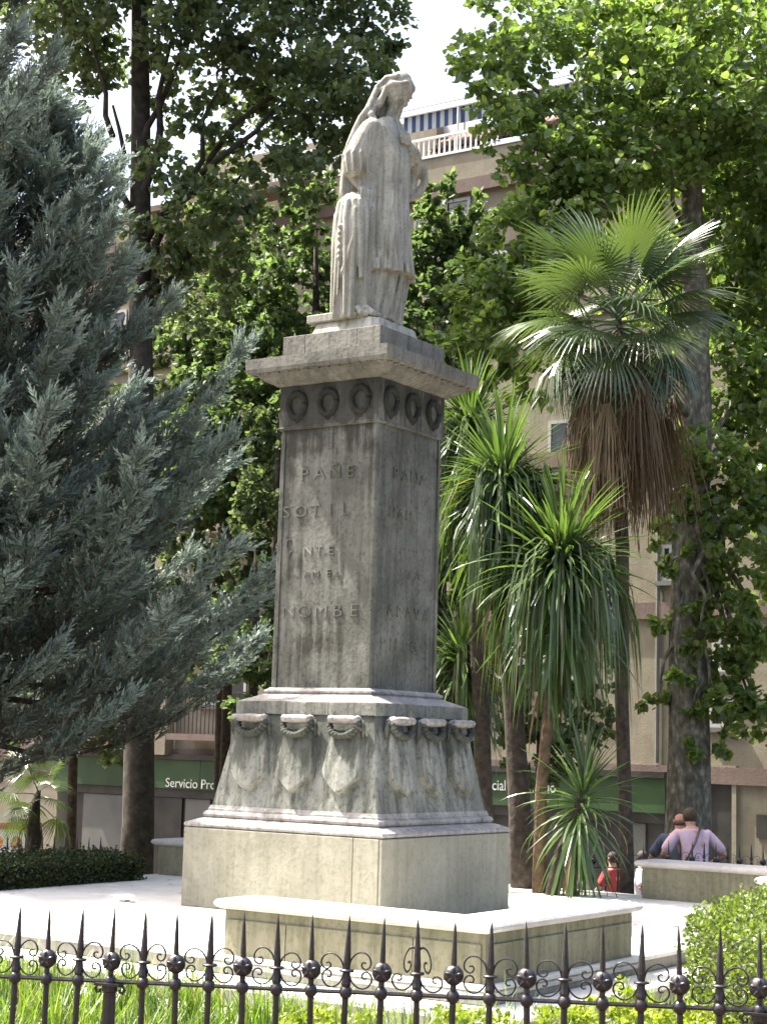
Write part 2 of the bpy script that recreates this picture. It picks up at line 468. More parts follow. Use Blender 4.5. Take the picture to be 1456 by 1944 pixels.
for q in range(4):
    R = Matrix.Rotation(q * PI / 2, 4, 'Z')
    for k in range(13):
        a = -.70 + k * .1167
        b = MB(); b.box(a - .024, a + .024, -.785, -.754, 4.978, 4.9935)
        o = b.build('dentil', m_cap, ped); o.matrix_local = R
for q in range(4):
    R = Matrix.Rotation(q * PI / 2, 4, 'Z')
    cuts = [-.566, -.30, .30, .564] if q % 2 == 0 else [-.566, .15, .564]
    for a0, a1 in zip(cuts[:-1], cuts[1:]):
        b = MB(); b.box(a0 + .001, a1 - .001, -.566, -.45, 5.130, 5.380)
        o = b.build('top_stone', m_cap, ped, bevel=.006); o.matrix_local = R
b = MB(); b.box(-.455, .455, -.455, .455, 5.1295, 5.3785); b.build('top_core', m_cap, ped)

# carved shields with roll and garland, three on each battered face
tilt = math.atan2(.925 - .77, 1.761 - .913)
def shield_mesh():
    b = MB()
    out = [(-.115, -.14), (.115, -.14), (.135, -.30), (.150, -.46), (.148, -.52), (.11, -.585), (.055, -.645), (0, -.69), (-.055, -.645), (-.11, -.585), (-.148, -.52), (-.150, -.46), (-.135, -.30)]
    R = []
    for sc, d in ((1.04, -.002), (1.0, .045), (.95, .052)):
        R.append([(x * sc, -d - (.018 * (1 - abs(x) / .15) if d > .05 else 0), (z + .41) * sc - .41) for x, z in out])
    b.rings(R[::1], cap0=True, cap1=False)
    n = len(out)
    base = len(b.v) - n
    b.v.append((0, -.076, -.42)); c = len(b.v) - 1
    for i in range(n): b.f.append((base + i, base + (i + 1) % n, c))
    return b
def roll_mesh():
    b = MB()
    b.tube([(-.125, -.055, -.055), (-.11, -.055, -.055), (-.10, -.055, -.055), (-.03, -.058, -.055), (.03, -.058, -.055), (.10, -.055, -.055), (.11, -.055, -.055), (.125, -.055, -.055)], [.024, .040, .034, .038, .038, .034, .040, .024], 10)
    return b
def garland_mesh():
    b = MB(); r2 = random.Random(4)
    for k in range(13):
        a = PI * k / 12
        x = -.118 * math.cos(a); z = -.085 - .115 * math.sin(a)
        rr = .021 + .008 * math.sin(a) + r2.uniform(-.003, .003)
        b.ell((x, -.055 - .012 * math.sin(a), z), (rr, rr, rr), 8, 5)
        b.ell((x * .9 + r2.uniform(-.012, .012), -.065, z + .012), (rr * .6, rr * .6, rr * .6), 6, 4)
    for s in (-1, 1):
        b.tube([(s * .13, -.04, -.05), (s * .145, -.035, -.12), (s * .135, -.02, -.20)], [.012, .014, .006], 6)
    return b
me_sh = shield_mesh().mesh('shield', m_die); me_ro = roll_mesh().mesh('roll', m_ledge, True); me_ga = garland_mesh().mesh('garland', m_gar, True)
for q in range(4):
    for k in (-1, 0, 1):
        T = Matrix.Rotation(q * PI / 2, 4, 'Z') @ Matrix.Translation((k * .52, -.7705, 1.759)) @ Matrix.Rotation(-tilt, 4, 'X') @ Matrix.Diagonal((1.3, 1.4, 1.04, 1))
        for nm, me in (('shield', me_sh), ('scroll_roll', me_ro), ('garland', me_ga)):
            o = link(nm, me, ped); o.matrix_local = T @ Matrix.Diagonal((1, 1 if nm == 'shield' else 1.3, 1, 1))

# frieze wreaths
b = MB(); pts = []
for k in range(23):
    a = 2 * PI * k / 22
    r = .098 * (1 + (.22 * max(0, -math.sin(a)) ** 5))
    pts.append((r * math.cos(a), -.004, r * 1.08 * math.sin(a)))
b.tube(pts, [.033 + .006 * math.sin(k * 2.9) for k in range(23)], 7)
b.tube([(-.05, -.01, -.12), (0, -.012, -.165), (.05, -.01, -.12)], [.012, .016, .012], 6)
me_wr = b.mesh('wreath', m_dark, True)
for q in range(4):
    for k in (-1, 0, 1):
        o = link('wreath', me_wr, ped); o.matrix_local = Matrix.Rotation(q * PI / 2, 4, 'Z') @ Matrix.Translation((k * .365, -.572, 4.70))

# worn raised inscription
def text(name, s, size, mat, parent, mat_local, ext=.008, sx=1.0, align='CENTER'):
    c = bpy.data.curves.new(name, 'FONT'); c.body = s; c.size = size; c.extrude = ext; c.align_x = align; c.resolution_u = 3
    o = bpy.data.objects.new(name, c); COL.objects.link(o)
    dg = bpy.context.evaluated_depsgraph_get(); dg.update()
    me = bpy.data.meshes.new_from_object(o.evaluated_get(dg)); bpy.data.objects.remove(o)
    me.materials.clear(); me.materials.append(mat)
    o = link(name, me, parent); o.matrix_local = mat_local @ Matrix.Diagonal((sx, 1, 1, 1))
    return o
RX = Matrix.Rotation(PI / 2, 4, 'X')
def letters(s, sz, u, z, R, ext, sx):
    """each worn letter a part of its own"""
    w = sz * .44 * sx; x = u - w * (len(s) - 1) / 2
    for k, c in enumerate(s):
        if c != ' ': text('letter', c, sz, m_shaft, ped, R @ Matrix.Translation((x + k * w, -.5485, z - .05)) @ RX, ext, sx)
for s, z, sz, u in (('P A \u00d1 E', 4.02, .16, 0.0), ('S O T I L', 3.67, .155, -.12), ('r', 3.40, .15, -.43), ('r  N T E', 3.30, .12, -.16), ('A M  E L', 3.10, .09, -.02), ('N O M B E', 2.72, .17, -.02)):
    letters(s, sz, u, z, Matrix.Identity(4), .010, 1.25)
for s, z, sz, u in (('R A N A', 4.03, .155, .02), ('H A H', 3.66, .14, -.12), ('I  L A', 3.12, .11, .05), ('A R A V A', 2.74, .15, .05), ('P H I G', 2.42, .17, -.10)):
    letters(s, sz, u, z, Matrix.Rotation(PI / 2, 4, 'Z'), .009, 1.15)

# ------------------------------------------------------------------ statue
st = empty('statue', (CX, CY, 5.381), YAW)
tag(st, 'pale marble statue of a long-haired robed woman with bowed head, standing on the pedestal', 'statue')
b = MB()
prof = [(.415, 0), (.41, .03), (.375, .145), (.36, .155)]
b.square(prof, ch=.07); b.box(-.42, -.02, -.40, -.1, .15, .235)
b.build('statue_plinth', m_marble, st, bevel=.012)
Z0 = .15


def loft(b, secs, nf, amp, seed, n=64, rows=42, sharp=1.0):
    zs = [s[0] for s in secs]; rr = random.Random(seed)
    ph = [rr.uniform(0, 6.28) for _ in range(6)]
    R = []
    for i in range(rows + 1):
        z = zs[0] + (zs[-1] - zs[0]) * i / rows
        v = [np.interp(z, zs, [s[k] for s in secs]) for k in range(1, 6)]
        ring = []
        for j in range(n):
            a = 2 * PI * j / n
            f = math.sin(nf * a + ph[0] + .8 * math.sin(z * 2.2 + ph[1])) + .6 * math.sin((nf * 1.0 + 4) * a + ph[2] + .7 * math.sin(z * 1.7 + ph[3]))
            f = math.copysign(abs(f) ** sharp, f)
            k = 1 + amp * v[4] * f
            ring.append((v[0] + v[2] * k * math.cos(a), v[1] + v[3] * k * math.sin(a), Z0 + z))
        R.append(ring)
    b.rings(R)


b = MB()
# lower skirt, tunic, mantle down the back, cloth over the support
loft(b, [(0, -.02, -.02, .25, .28, 1.8), (.12, .03, -.02, .225, .255, 1.5), (.35, .10, 0, .20, .235, 1.1), (.62, .15, 0, .19, .225, .8)], 10, .10, 1)
loft(b, [(.44, .165, .01, .235, .275, 1.3), (.60, .155, .01, .222, .262, 1.2), (.85, .145, 0, .205, .25, 1), (1.1, .135, 0, .188, .24, .9), (1.35, .13, 0, .18, .235, .9), (1.55, .135, 0, .188, .24, .8), (1.70, .125, 0, .165, .262, .6), (1.80, .115, 0, .14, .275, .4), (1.88, .115, 0, .115, .21, .2), (1.94, .125, 0, .09, .12, .1)], 7, .06, 2)
loft(b, [(0, -.12, .02, .14, .26, 1.5), (.6, -.145, .0, .125, .26, 1.2), (1.2, -.15, -.05, .125, .275, 1), (1.6, -.13, -.05, .13, .28, .8), (1.8, -.06, -.03, .12, .25, .4), (1.9, 0, 0, .09, .17, .2)], 8, .07, 3)
loft(b, [(0, -.04, -.27, .185, .165, .9), (.3, -.035, -.275, .185, .17, 1.0), (.7, -.035, -.275, .195, .175, 1.1), (1.0, -.035, -.275, .185, .16, 1.1), (1.10, -.03, -.27, .15, .135, .9), (1.165, -.02, -.27, .09, .09, .4)], 7, .125, 9, sharp=.8)
# trailing cloth folds
for k, (a, r0, sw) in enumerate(((-3.0, .026, .03), (-2.62, .03, -.02), (-2.2, .034, .05), (-1.85, .022, -.05), (-1.5, .034, .02), (-1.12, .026, -.06), (-.75, .036, .03), (-.4, .028, .0))):
    x0, y0 = .175 * math.cos(a), .16 * math.sin(a); cx0, cy0 = -.035, -.275
    rr = random.Random(k); L = rr.choice((.02, .05, .35))
    b.tube([(cx0 + x0 * .45, cy0 + y0 * .45, Z0 + 1.17), (cx0 + x0 * .9, cy0 + y0 * .9, Z0 + 1.08), (cx0 + x0 * 1.03, cy0 + y0 * 1.03, Z0 + .92), (cx0 + x0 * 1.05 + sw * .5, cy0 + y0 * 1.05, Z0 + .6), (cx0 + x0 * 1.03 + sw, cy0 + y0 * 1.05, Z0 + L)], [r0 * .6, r0, r0 * 1.05, r0, r0 * .6], 8)
b.tube([(.05, -.40, Z0 + 1.1), (-.02, -.45, Z0 + .8), (-.12, -.43, Z0 + .55), (-.19, -.36, Z0 + .42)], [.018, .026, .024, .012], 7)      # folds sweeping from the hand
b.tube([(.10, -.37, Z0 + 1.08), (.06, -.44, Z0 + .7), (-.03, -.45, Z0 + .42), (-.14, -.40, Z0 + .25)], [.018, .026, .026, .012], 7)
b.tube([(-.17, -.20, Z0 + .72), (-.22, -.22, Z0 + .55), (-.24, -.20, Z0 + .38), (-.19, -.2, Z0 + .3)], [.02, .03, .03, .02], 7)
for k in range(6):                                                # cloth pooling at the feet
    a = -2.9 + k * .42
    b.tube([(.02 + .20 * math.cos(a), -.2 + .2 * math.sin(a), Z0 + .10), (.02 + .25 * math.cos(a + .1), -.16 + .25 * math.sin(a + .1), Z0 + .04), (.02 + .27 * math.cos(a + .3), -.14 + .25 * math.sin(a + .3), Z0 + .02)], [.022, .032, .02], 7)
for k in range(8):                                                # vertical folds on the tunic front and below its hem
    a = -PI * .55 + k * .22 + (.06 if k % 2 else -.03)
    rr = random.Random(50 + k); w = rr.uniform(-.04, .04)
    b.tube([(.13 + .17 * math.cos(a), .22 * math.sin(a), Z0 + 1.5), (.14 + .185 * math.cos(a), .235 * math.sin(a) + w, Z0 + 1.1), (.15 + .215 * math.cos(a), .255 * math.sin(a) + w, Z0 + .65), (.165 + .235 * math.cos(a), .275 * math.sin(a), Z0 + .45)], [.006, .012, .018, .024], 6)
    b.tube([(.15 + .19 * math.cos(a), .23 * math.sin(a), Z0 + .5), (.10 + .205 * math.cos(a), .245 * math.sin(a), Z0 + .3), (.0 + .24 * math.cos(a + w), .265 * math.sin(a) - .02, Z0 + .02)], [.022, .032, .038], 7)
# knotted cord hanging on the cloth
b.tube([(-.07, -.44, Z0 + 1.05), (-.075, -.46, Z0 + .8), (-.07, -.46, Z0 + .5), (-.08, -.46, Z0 + .2)], .012, 6)
for z in (.84, .78, .73, .66, .6, .55): b.ell((-.075, -.466, Z0 + z), (.024, .02, .022), 8, 5)
# bust, shoulders, neck
for s in (-1, 1): b.ell((.222, s * .10, Z0 + 1.56), (.085, .10, .115), 12, 8); b.ell((.085, s * .235, Z0 + 1.80), (.10, .085, .095), 12, 8)
b.tube([(.115, 0, Z0 + 1.84), (.15, 0, Z0 + 1.96), (.20, 0, Z0 + 2.08)], [.095, .072, .07], 12)
# head, bowed towards her left hand
pit = math.radians(51)
HR = Matrix.Rotation(math.radians(-4), 3, 'Z') @ Matrix.Rotation(pit, 3, 'Y')
HC = Vector((.225, 0, Z0 + 2.195))
H = lambda f, l_, u: tuple(HC + HR @ Vector((f, l_, u)))
b.ell(HC, (.128, .108, .165), 18, 12, HR)
b.ell(H(.055, 0, -.085), (.075, .072, .085), 14, 9, HR)            # jaw
b.ell(H(.098, 0, -.145), (.030, .034, .028), 10, 7, HR)            # chin
b.tube([H(.118, 0, .035), H(.135, 0, -.005), H(.152, 0, -.042), H(.128, 0, -.055)], [.010, .014, .021, .014], 8)   # nose
for s in (-1, 1):
    b.tube([H(.112, s * .015, .040), H(.110, s * .045, .048), H(.088, s * .085, .03)], [.010, .012, .010], 7)   # brow
    b.ell(H(.112, s * .042, .008), (.016, .022, .012), 8, 6, HR)   # lidded eye
    b.ell(H(.088, s * .058, -.045), (.035, .032, .035), 9, 6, HR)  # cheek
    b.ell(H(-.005, s * .108, -.01), (.024, .014, .036), 8, 6, HR)  # ear
b.tube([H(.120, -.032, -.092), H(.133, 0, -.088), H(.120, .032, -.092)], [.008, .013, .008], 7)
b.tube([H(.117, -.026, -.107), H(.128, 0, -.108), H(.117, .026, -.107)], [.008, .012, .008], 7)
# hair: parted, waved back over the ears and down the back
b.ell(H(-.058, 0, .030), (.122, .120, .145), 16, 10, HR)
for s in (-1, 1):
    for k in range(6):
        wv = lambda q: .012 * math.sin(q * 2.1 + k * 1.7 + s)
        b.tube([H(.040 - k * .010, s * .006, .148 + k * .003), H(.040 - k * .016, s * .062, .122 - k * .004 + wv(1) * .6), H(.035 - k * .016, s * (.092 + .002 * k), .098 - k * .020 + wv(2)), H(-.015 - k * .012, s * .118, .055 - k * .026 + wv(3)),
                H(-.07 - k * .004, s * .110, .02 - k * .026 + wv(4)), H(-.13, s * .075, -.01 - k * .022)], [.008, .016, .024, .028, .027, .02], 7)
for k in range(8):                                                # long wavy tresses down the back
    rr = random.Random(k * 3); y = -.19 + k * .045
    wv = lambda q: .022 * math.sin(q * 2.4 + k * 2.0)
    b.tube([H(-.05, y * .5, .12), H(-.125, y * .6 + wv(0), .02), H(-.135, y * .7 + wv(1), -.10), (.035 - .02 * (k % 2), y * 1.0 - .02 + wv(2), Z0 + 1.99), (-.02, y * 1.25 - .035 - wv(2), Z0 + 1.91), (-.085 + rr.uniform(-.02, .02), y * 1.3 - .04 + wv(3), Z0 + 1.80), (-.125 + rr.uniform(-.02, .02), y * 1.35 - .04 + wv(4), Z0 + 1.66), (-.165, y * 1.35 - .04 + wv(5), Z0 + 1.45), (-.19, y * 1.3 - .03, Z0 + 1.2)], [.028, .035, .034, .036, .038, .036, .034, .028, .016], 8)
b.tube([H(-.06, -.115, -.03), (.105, -.135, Z0 + 2.06), (.05, -.185, Z0 + 2.0), (.075, -.235, Z0 + 1.93), (.12, -.225, Z0 + 1.85), (.115, -.245, Z0 + 1.76), (.135, -.22, Z0 + 1.68)], [.028, .034, .038, .036, .030, .024, .010], 8)   # lock over her right shoulder
b.tube([H(-.04, -.118, -.05), (.06, -.17, Z0 + 2.0), (.0, -.22, Z0 + 1.90), (-.04, -.27, Z0 + 1.80)], [.024, .03, .03, .016], 8)
# right arm: wide sleeve, hand resting on the cloth
b.tube([(.08, -.235, Z0 + 1.82), (.05, -.275, Z0 + 1.70), (.0, -.30, Z0 + 1.56), (-.03, -.305, Z0 + 1.46), (-.02, -.30, Z0 + 1.38), (.0, -.295, Z0 + 1.325)], [.088, .112, .128, .130, .112, .085], 16)
for k in range(5):
    a = -2.4 + k * .55
    b.tube([(.05, -.28 + .10 * math.sin(a) * .5, Z0 + 1.74), (-.01 + .13 * math.cos(a), -.31 + .13 * math.sin(a), Z0 + 1.52), (-.005 + .12 * math.cos(a), -.30 + .12 * math.sin(a), Z0 + 1.35)], [.012, .018, .016], 6)
b.tube([(-.05, -.30, Z0 + 1.33), (.0, -.29, Z0 + 1.26), (.035, -.285, Z0 + 1.225)], [.05, .042, .034], 10)
b.ell((.055, -.30, Z0 + 1.20), (.055, .058, .036), 10, 7)
for k in range(4):
    y = -.250 - k * .036; L = (.105, .125, .12, .095)[k]
    b.tube([(.08, y, Z0 + 1.205), (.125 - .012 * k, y - .012, Z0 + 1.185), (.138 - .016 * k, y - .022, Z0 + 1.175 - L)], [.018, .017, .012], 7)
b.tube([(.045, -.245, Z0 + 1.20), (.07, -.222, Z0 + 1.17), (.085, -.215, Z0 + 1.13)], [.016, .014, .011], 7)
b.tube([(.07, -.20, Z0 + 1.72), (.06, -.245, Z0 + 1.52), (.055, -.26, Z0 + 1.32), (.06, -.26, Z0 + 1.12)], [.06, .075, .07, .05], 10)
# left arm: bent, hand on the breast, sleeve hanging from the elbow
b.tube([(.09, .235, Z0 + 1.80), (.15, .29, Z0 + 1.66), (.22, .295, Z0 + 1.52)], [.085, .092, .09], 14)
b.tube([(.22, .295, Z0 + 1.50), (.285, .20, Z0 + 1.58), (.315, .11, Z0 + 1.66)], [.092, .075, .060], 14)
b.tube([(.315, .12, Z0 + 1.65), (.325, .06, Z0 + 1.69)], [.036, .030], 10)
b.ell((.322, .025, Z0 + 1.715), (.026, .045, .038), 10, 7)
for k in range(4):
    dz = .03 - k * .022
    b.tube([(.325, .0, Z0 + 1.715 + dz), (.322, -.045, Z0 + 1.725 + dz), (.305, -.085 + .01 * abs(k - 1), Z0 + 1.72 + dz * 1.1)], [.014, .013, .010], 7)
b.tube([(.33, .03, Z0 + 1.745), (.33, .005, Z0 + 1.78), (.318, -.015, Z0 + 1.80)], [.014, .013, .010], 7)
b.tube([(.29, .19, Z0 + 1.62), (.335, .28, Z0 + 1.52), (.335, .305, Z0 + 1.40), (.285, .28, Z0 + 1.29), (.22, .22, Z0 + 1.24)], [.035, .04, .04, .038, .03], 10)
b.tube([(.24, .27, Z0 + 1.50), (.235, .25, Z0 + 1.38), (.20, .22, Z0 + 1.24)], [.05, .045, .03], 10)
# toes of a shoe under the hem
b.ell((.20, -.10, Z0 + .035), (.09, .05, .04), 10, 7)
me0 = b.mesh('raw', None)
tmp = bpy.data.objects.new('tmp', me0); COL.objects.link(tmp)
r = tmp.modifiers.new('r', 'REMESH'); r.mode = 'VOXEL'; r.voxel_size = .0075; r.use_smooth_shade = True
sm = tmp.modifiers.new('s', 'SMOOTH'); sm.iterations = 1; sm.factor = .35
dg = bpy.context.evaluated_depsgraph_get(); dg.update()
me = bpy.data.meshes.new_from_object(tmp.evaluated_get(dg)); bpy.data.objects.remove(tmp)
me.materials.clear(); me.materials.append(m_marble); me.shade_smooth(); me.name = 'figure'
fo = link('figure', me, st); fo.scale = (1.05, 1.05, 1.065); fo.location = (.085, .0, -.008)


# ------------------------------------------------------------------ iron fence
def spiral(mx, mz):
    P = [(.010, .088), (.013, .104), (.022, .124), (.040, .140), (.060, .145), (.079, .138), (.091, .122), (.093, .104), (.085, .090), (.072, .085), (.061, .091), (.058, .102), (.065, .110), (.074, .107)]
    return [(mx * x, 0, (z if mz > 0 else .160 - z)) for x, z in P]
fm = {}
def fence_meshes():
    b = MB(); b.tube([(0, 0, -1.0), (0, 0, -.02)], .012, 8)
    b.lathe([(.004, -.235), (.017, -.225), (.019, -.215), (.017, -.205), (.004, -.195)], 8)
    b.lathe([(.014, .012), (.019, .03), (.016, .05), (.013, .078)], 8)
    b.lathe([(.0125, .085), (.0145, .11), (.011, .17), (.006, .245), (.001, .282)], 8)
    fm['picket'] = b.mesh('picket', m_iron, False)
    b = MB(); b.tube([(0, 0, -1.0), (0, 0, -.02)], .012, 8)
    b.lathe([(.004, -.235), (.017, -.225), (.019, -.215), (.017, -.205), (.004, -.195)], 8)
    b.lathe([(.012, .0), (.011, .045)], 8)
    b.lathe([(.011, .11), (.010, .15), (.006, .235), (.001, .282)], 8)
    fm['ballpicket'] = b.mesh('picket', m_iron, False)
    b = MB(); b.lathe([(.006, .072), (.027, .075), (.029, .079), (.027, .083), (.006, .086)], 12); fm['collar'] = b.mesh('collar', m_iron, True)
    b = MB(); b.lathe([(.012, -.024), (.022, -.014), (.026, 0), (.022, .014), (.012, .024)], 12); fm['boss'] = b.mesh('boss', m_iron, True)
    b = MB(); b.ell((0, 0, .078), (.038, .030, .038), 16, 11)
    for k in range(5):
        a = 2 * PI * k / 5 + .3
        for f in (-1, 1): b.ell((.019 * math.cos(a), f * .0245, .078 + .019 * math.sin(a)), (.0155, .006, .0065), 8, 5, Matrix.Rotation(-a, 3, 'Y'))
    fm['ball'] = b.mesh('ball', m_iron, True)
    for mx in (1, -1):
        for mz in (1, -1):
            b = MB(); P = spiral(mx, mz)
            Q = []
            for i in range(len(P) - 1):                          # Catmull-Rom refinement
                p0, p1, p2, p3 = [Vector(P[max(0, min(len(P) - 1, j))]) for j in (i - 1, i, i + 1, i + 2)]
                for t in (0, .5): Q.append(.5 * ((2 * p1) + (p2 - p0) * t + (2 * p0 - 5 * p1 + 4 * p2 - p3) * t * t + (3 * p1 - p0 - 3 * p2 + p3) * t ** 3))
            Q.append(Vector(P[-1]))
            b.tube(Q, .0042, 5, flat=.8)
            fm['scroll', mx, mz] = b.mesh('scroll', m_iron, True)
    b = MB(); b.lathe([(.026, -1.0), (.026, -.04), (.032, -.036), (.032, -.014)], 10); b.box(-.052, .052, -.04, .04, -.013, -.004)
    fm['post'] = b.mesh('post', m_iron)
    b = MB()
    for s in (-1, 1):
        b.tube([(s * .03, 0, -.013), (s * .055, 0, -.016), (s * .064, 0, -.03), (s * .055, 0, -.044), (s * .044, 0, -.04), (s * .044, 0, -.03)], .006, 6)
    fm['bracket'] = b.mesh('bracket', m_iron, True)
fence_meshes()
frnd = random.Random(5)


def fence(A, B, n, i0, i1, label, group, posts=(), rail_low=True, detail=True, tall=()):
    """pickets i0..i1 on the line where picket 0 is at A and picket n at B (points on the rail)"""
    A = Vector(A); B = Vector(B)
    d = (B - A) / n
    yaw = math.atan2(d.y, d.x); L = math.hypot(d.x, d.y)
    root = empty('iron_fence', (A.x, A.y, A.z - 1.0), yaw)
    tag(root, label, 'fence', group)
    k = L / .13
    for nm, zz in (('top_rail', 0), ('bottom_rail', -.80)):
        b = MB(); b.tube([((i0 - .6) * L, 0, 1 + zz + (i0 - .6) * d.z), ((i1 + .6) * L, 0, 1 + zz + (i1 + .6) * d.z)], .0085, 6)
        b.build(nm, m_iron, root)
    for i in range(i0, i1 + 1):
        P = Vector((i * L, 0, 1 + i * d.z))
        ball = i % 2 != 0
        lean = (frnd.uniform(-.02, .02), frnd.uniform(-.022, .022), frnd.uniform(-.3, .3))
        p = link('picket', fm['ballpicket' if ball else 'picket'], root, P, lean)
        if ball: link('ball', fm['ball'], p)
        elif detail: link('collar', fm['collar'], p)
        if detail: link('boss', fm['boss'], p)
        if i in posts:
            po = link('post', fm['post'], root, P); link('bracket', fm['bracket'], po)
        if not ball:
            for mx in (1, -1):
                for mz in (1, -1):
                    o = link('scroll', fm['scroll', mx, mz], root, P)
                    o.scale = (k * frnd.uniform(.95, 1.03), 1, frnd.uniform(.95, 1.05))
                    o.rotation_euler = (0, 0, frnd.uniform(-.08, .08))
                    if i in tall and mz == 1:
                        o.scale = (.78, 1, 1.55); o.location = P + Vector((0, 0, -.055)); o.rotation_euler = (0, mx * -.12, 0)
    return root
FY0, FY1 = 7.1, 6.32
fence(at(30, 1855, FY0), at(1290, 1912, FY1), 19, -2, 23, 'black wrought-iron railing with spikes, balls and scrolls along the bottom of the view', 'iron railings round the garden', posts=(3, 21), tall=(13 - 1,))
rb = at(1246, 1641, 20.4); rc = at(1448, 1650, 20.4)
fence(rb, rc, 9, 0, 14, 'black spiked railing behind the sunlit bench, two people standing at it', 'iron railings round the garden', detail=False)
fence(at(960, 1645, 20.9), at(1220, 1648, 20.9), 11, 0, 11, 'black spiked railing in the shade behind the palm trunks', 'iron railings round the garden', detail=False)
fence(at(-30, 1625, 22.0), at(190, 1632, 22.0), 10, 0, 10, 'black spiked railing showing just above the dark hedge', 'iron railings round the garden', detail=False)


# ------------------------------------------------------------------ foliage
LEAF = np.array([(0, 0, 0), (-.46, .30, .10), (-.34, .66, .06), (0, 1.0, -.05), (0, 0, 0), (0, 1.0, -.05), (.34, .66, .06), (.46, .30, .10)], np.float64)


def frames(n, up_bias=.35, out=None):
    d = rng.normal(size=(n, 3))
    if out is not None: d = d * .8 + out * .7
    d[:, 2] -= up_bias
    d /= np.linalg.norm(d, axis=1)[:, None]
    a = rng.normal(size=(n, 3)); a[:, 2] += 1.1
    z = a - d * (a * d).sum(1)[:, None]; z /= np.linalg.norm(z, axis=1)[:, None]
    x = np.cross(d, z)
    return x, d, z


def leaves(name, P, out, size, mat, parent, shape=LEAF, up_bias=.35, rnd=None):
    n = len(P)
    x, y, z = frames(n, up_bias, out)
    s = size * rng.uniform(.6, 1.25, n)
    V = P[:, None, :] + s[:, None, None] * (shape[None, :, 0, None] * x[:, None, :] + shape[None, :, 1, None] * y[:, None, :] + shape[None, :, 2, None] * z[:, None, :])
    r = rng.random(n) if rnd is None else rnd
    if n % 22 == 0: r = np.clip(.6 * r + .4 * np.repeat(rng.random(n // 22), 22), 0, 1)   # each bunch of leaves has its own shade of green
    return soup(name, V.reshape(-1, 3), mat, 4, np.repeat(r, 2), parent)


def clump_pts(clumps, dens):
    """clumps: (centre, radii) -> points gathered in twig-sized bunches through each clump's outer shell"""
    PP, OO = [], []
    for c, r in clumps:
        r = np.array(r if hasattr(r, '__len__') else (r, r, r * .8)); c = np.array(c)
        nb = max(4, int(dens * r[0] * r[1] * 6.2))
        d = rng.normal(size=(nb, 3)); d /= np.linalg.norm(d, axis=1)[:, None]
        rad = rng.random(nb) ** .38
        bc = d * rad[:, None]
        k = 22
        p = bc[:, None, :] + rng.normal(size=(nb, k, 3)) * .115
        o = np.repeat(d, k, 0)
        PP.append(p.reshape(-1, 3) * r + c); OO.append(o)
    return np.concatenate(PP), np.concatenate(OO)


def wob(p, q, n, amp, seed):
    rr = random.Random(seed); p = Vector(p); q = Vector(q); out = []
    for i in range(n + 1):
        t = i / n
        out.append(p.lerp(q, t) + Vector((rr.uniform(-amp, amp), rr.uniform(-amp, amp), rr.uniform(-amp, amp) * .5)) * math.sin(PI * t))
    return out


def tree(name, label, cat, trunk, trad, limbs, clumps, dens, size, lmat, bmat, group=None, up_bias=.35):
    base = Vector(trunk[0])
    root = empty(name, base)
    tag(root, label, cat, group)
    b = MB(); b.tube([Vector(p) - base for p in trunk], trad, 12); b.build('trunk', bmat, root, smooth=True)
    for k, (p, q, r0) in enumerate(limbs):
        b = MB(); pts = wob(Vector(p) - base, Vector(q) - base, 6, (Vector(q) - Vector(p)).length * .06, k)
        b.tube(pts, [r0 * (1 - .75 * i / 6) for i in range(7)], 7); b.build('limb', bmat, root, smooth=True)
    P, O = clump_pts([(np.array(c) - np.array(base), r) for c, r in clumps], dens)
    leaves('crown', P, O, size, lmat, root, up_bias=up_bias)
    return root


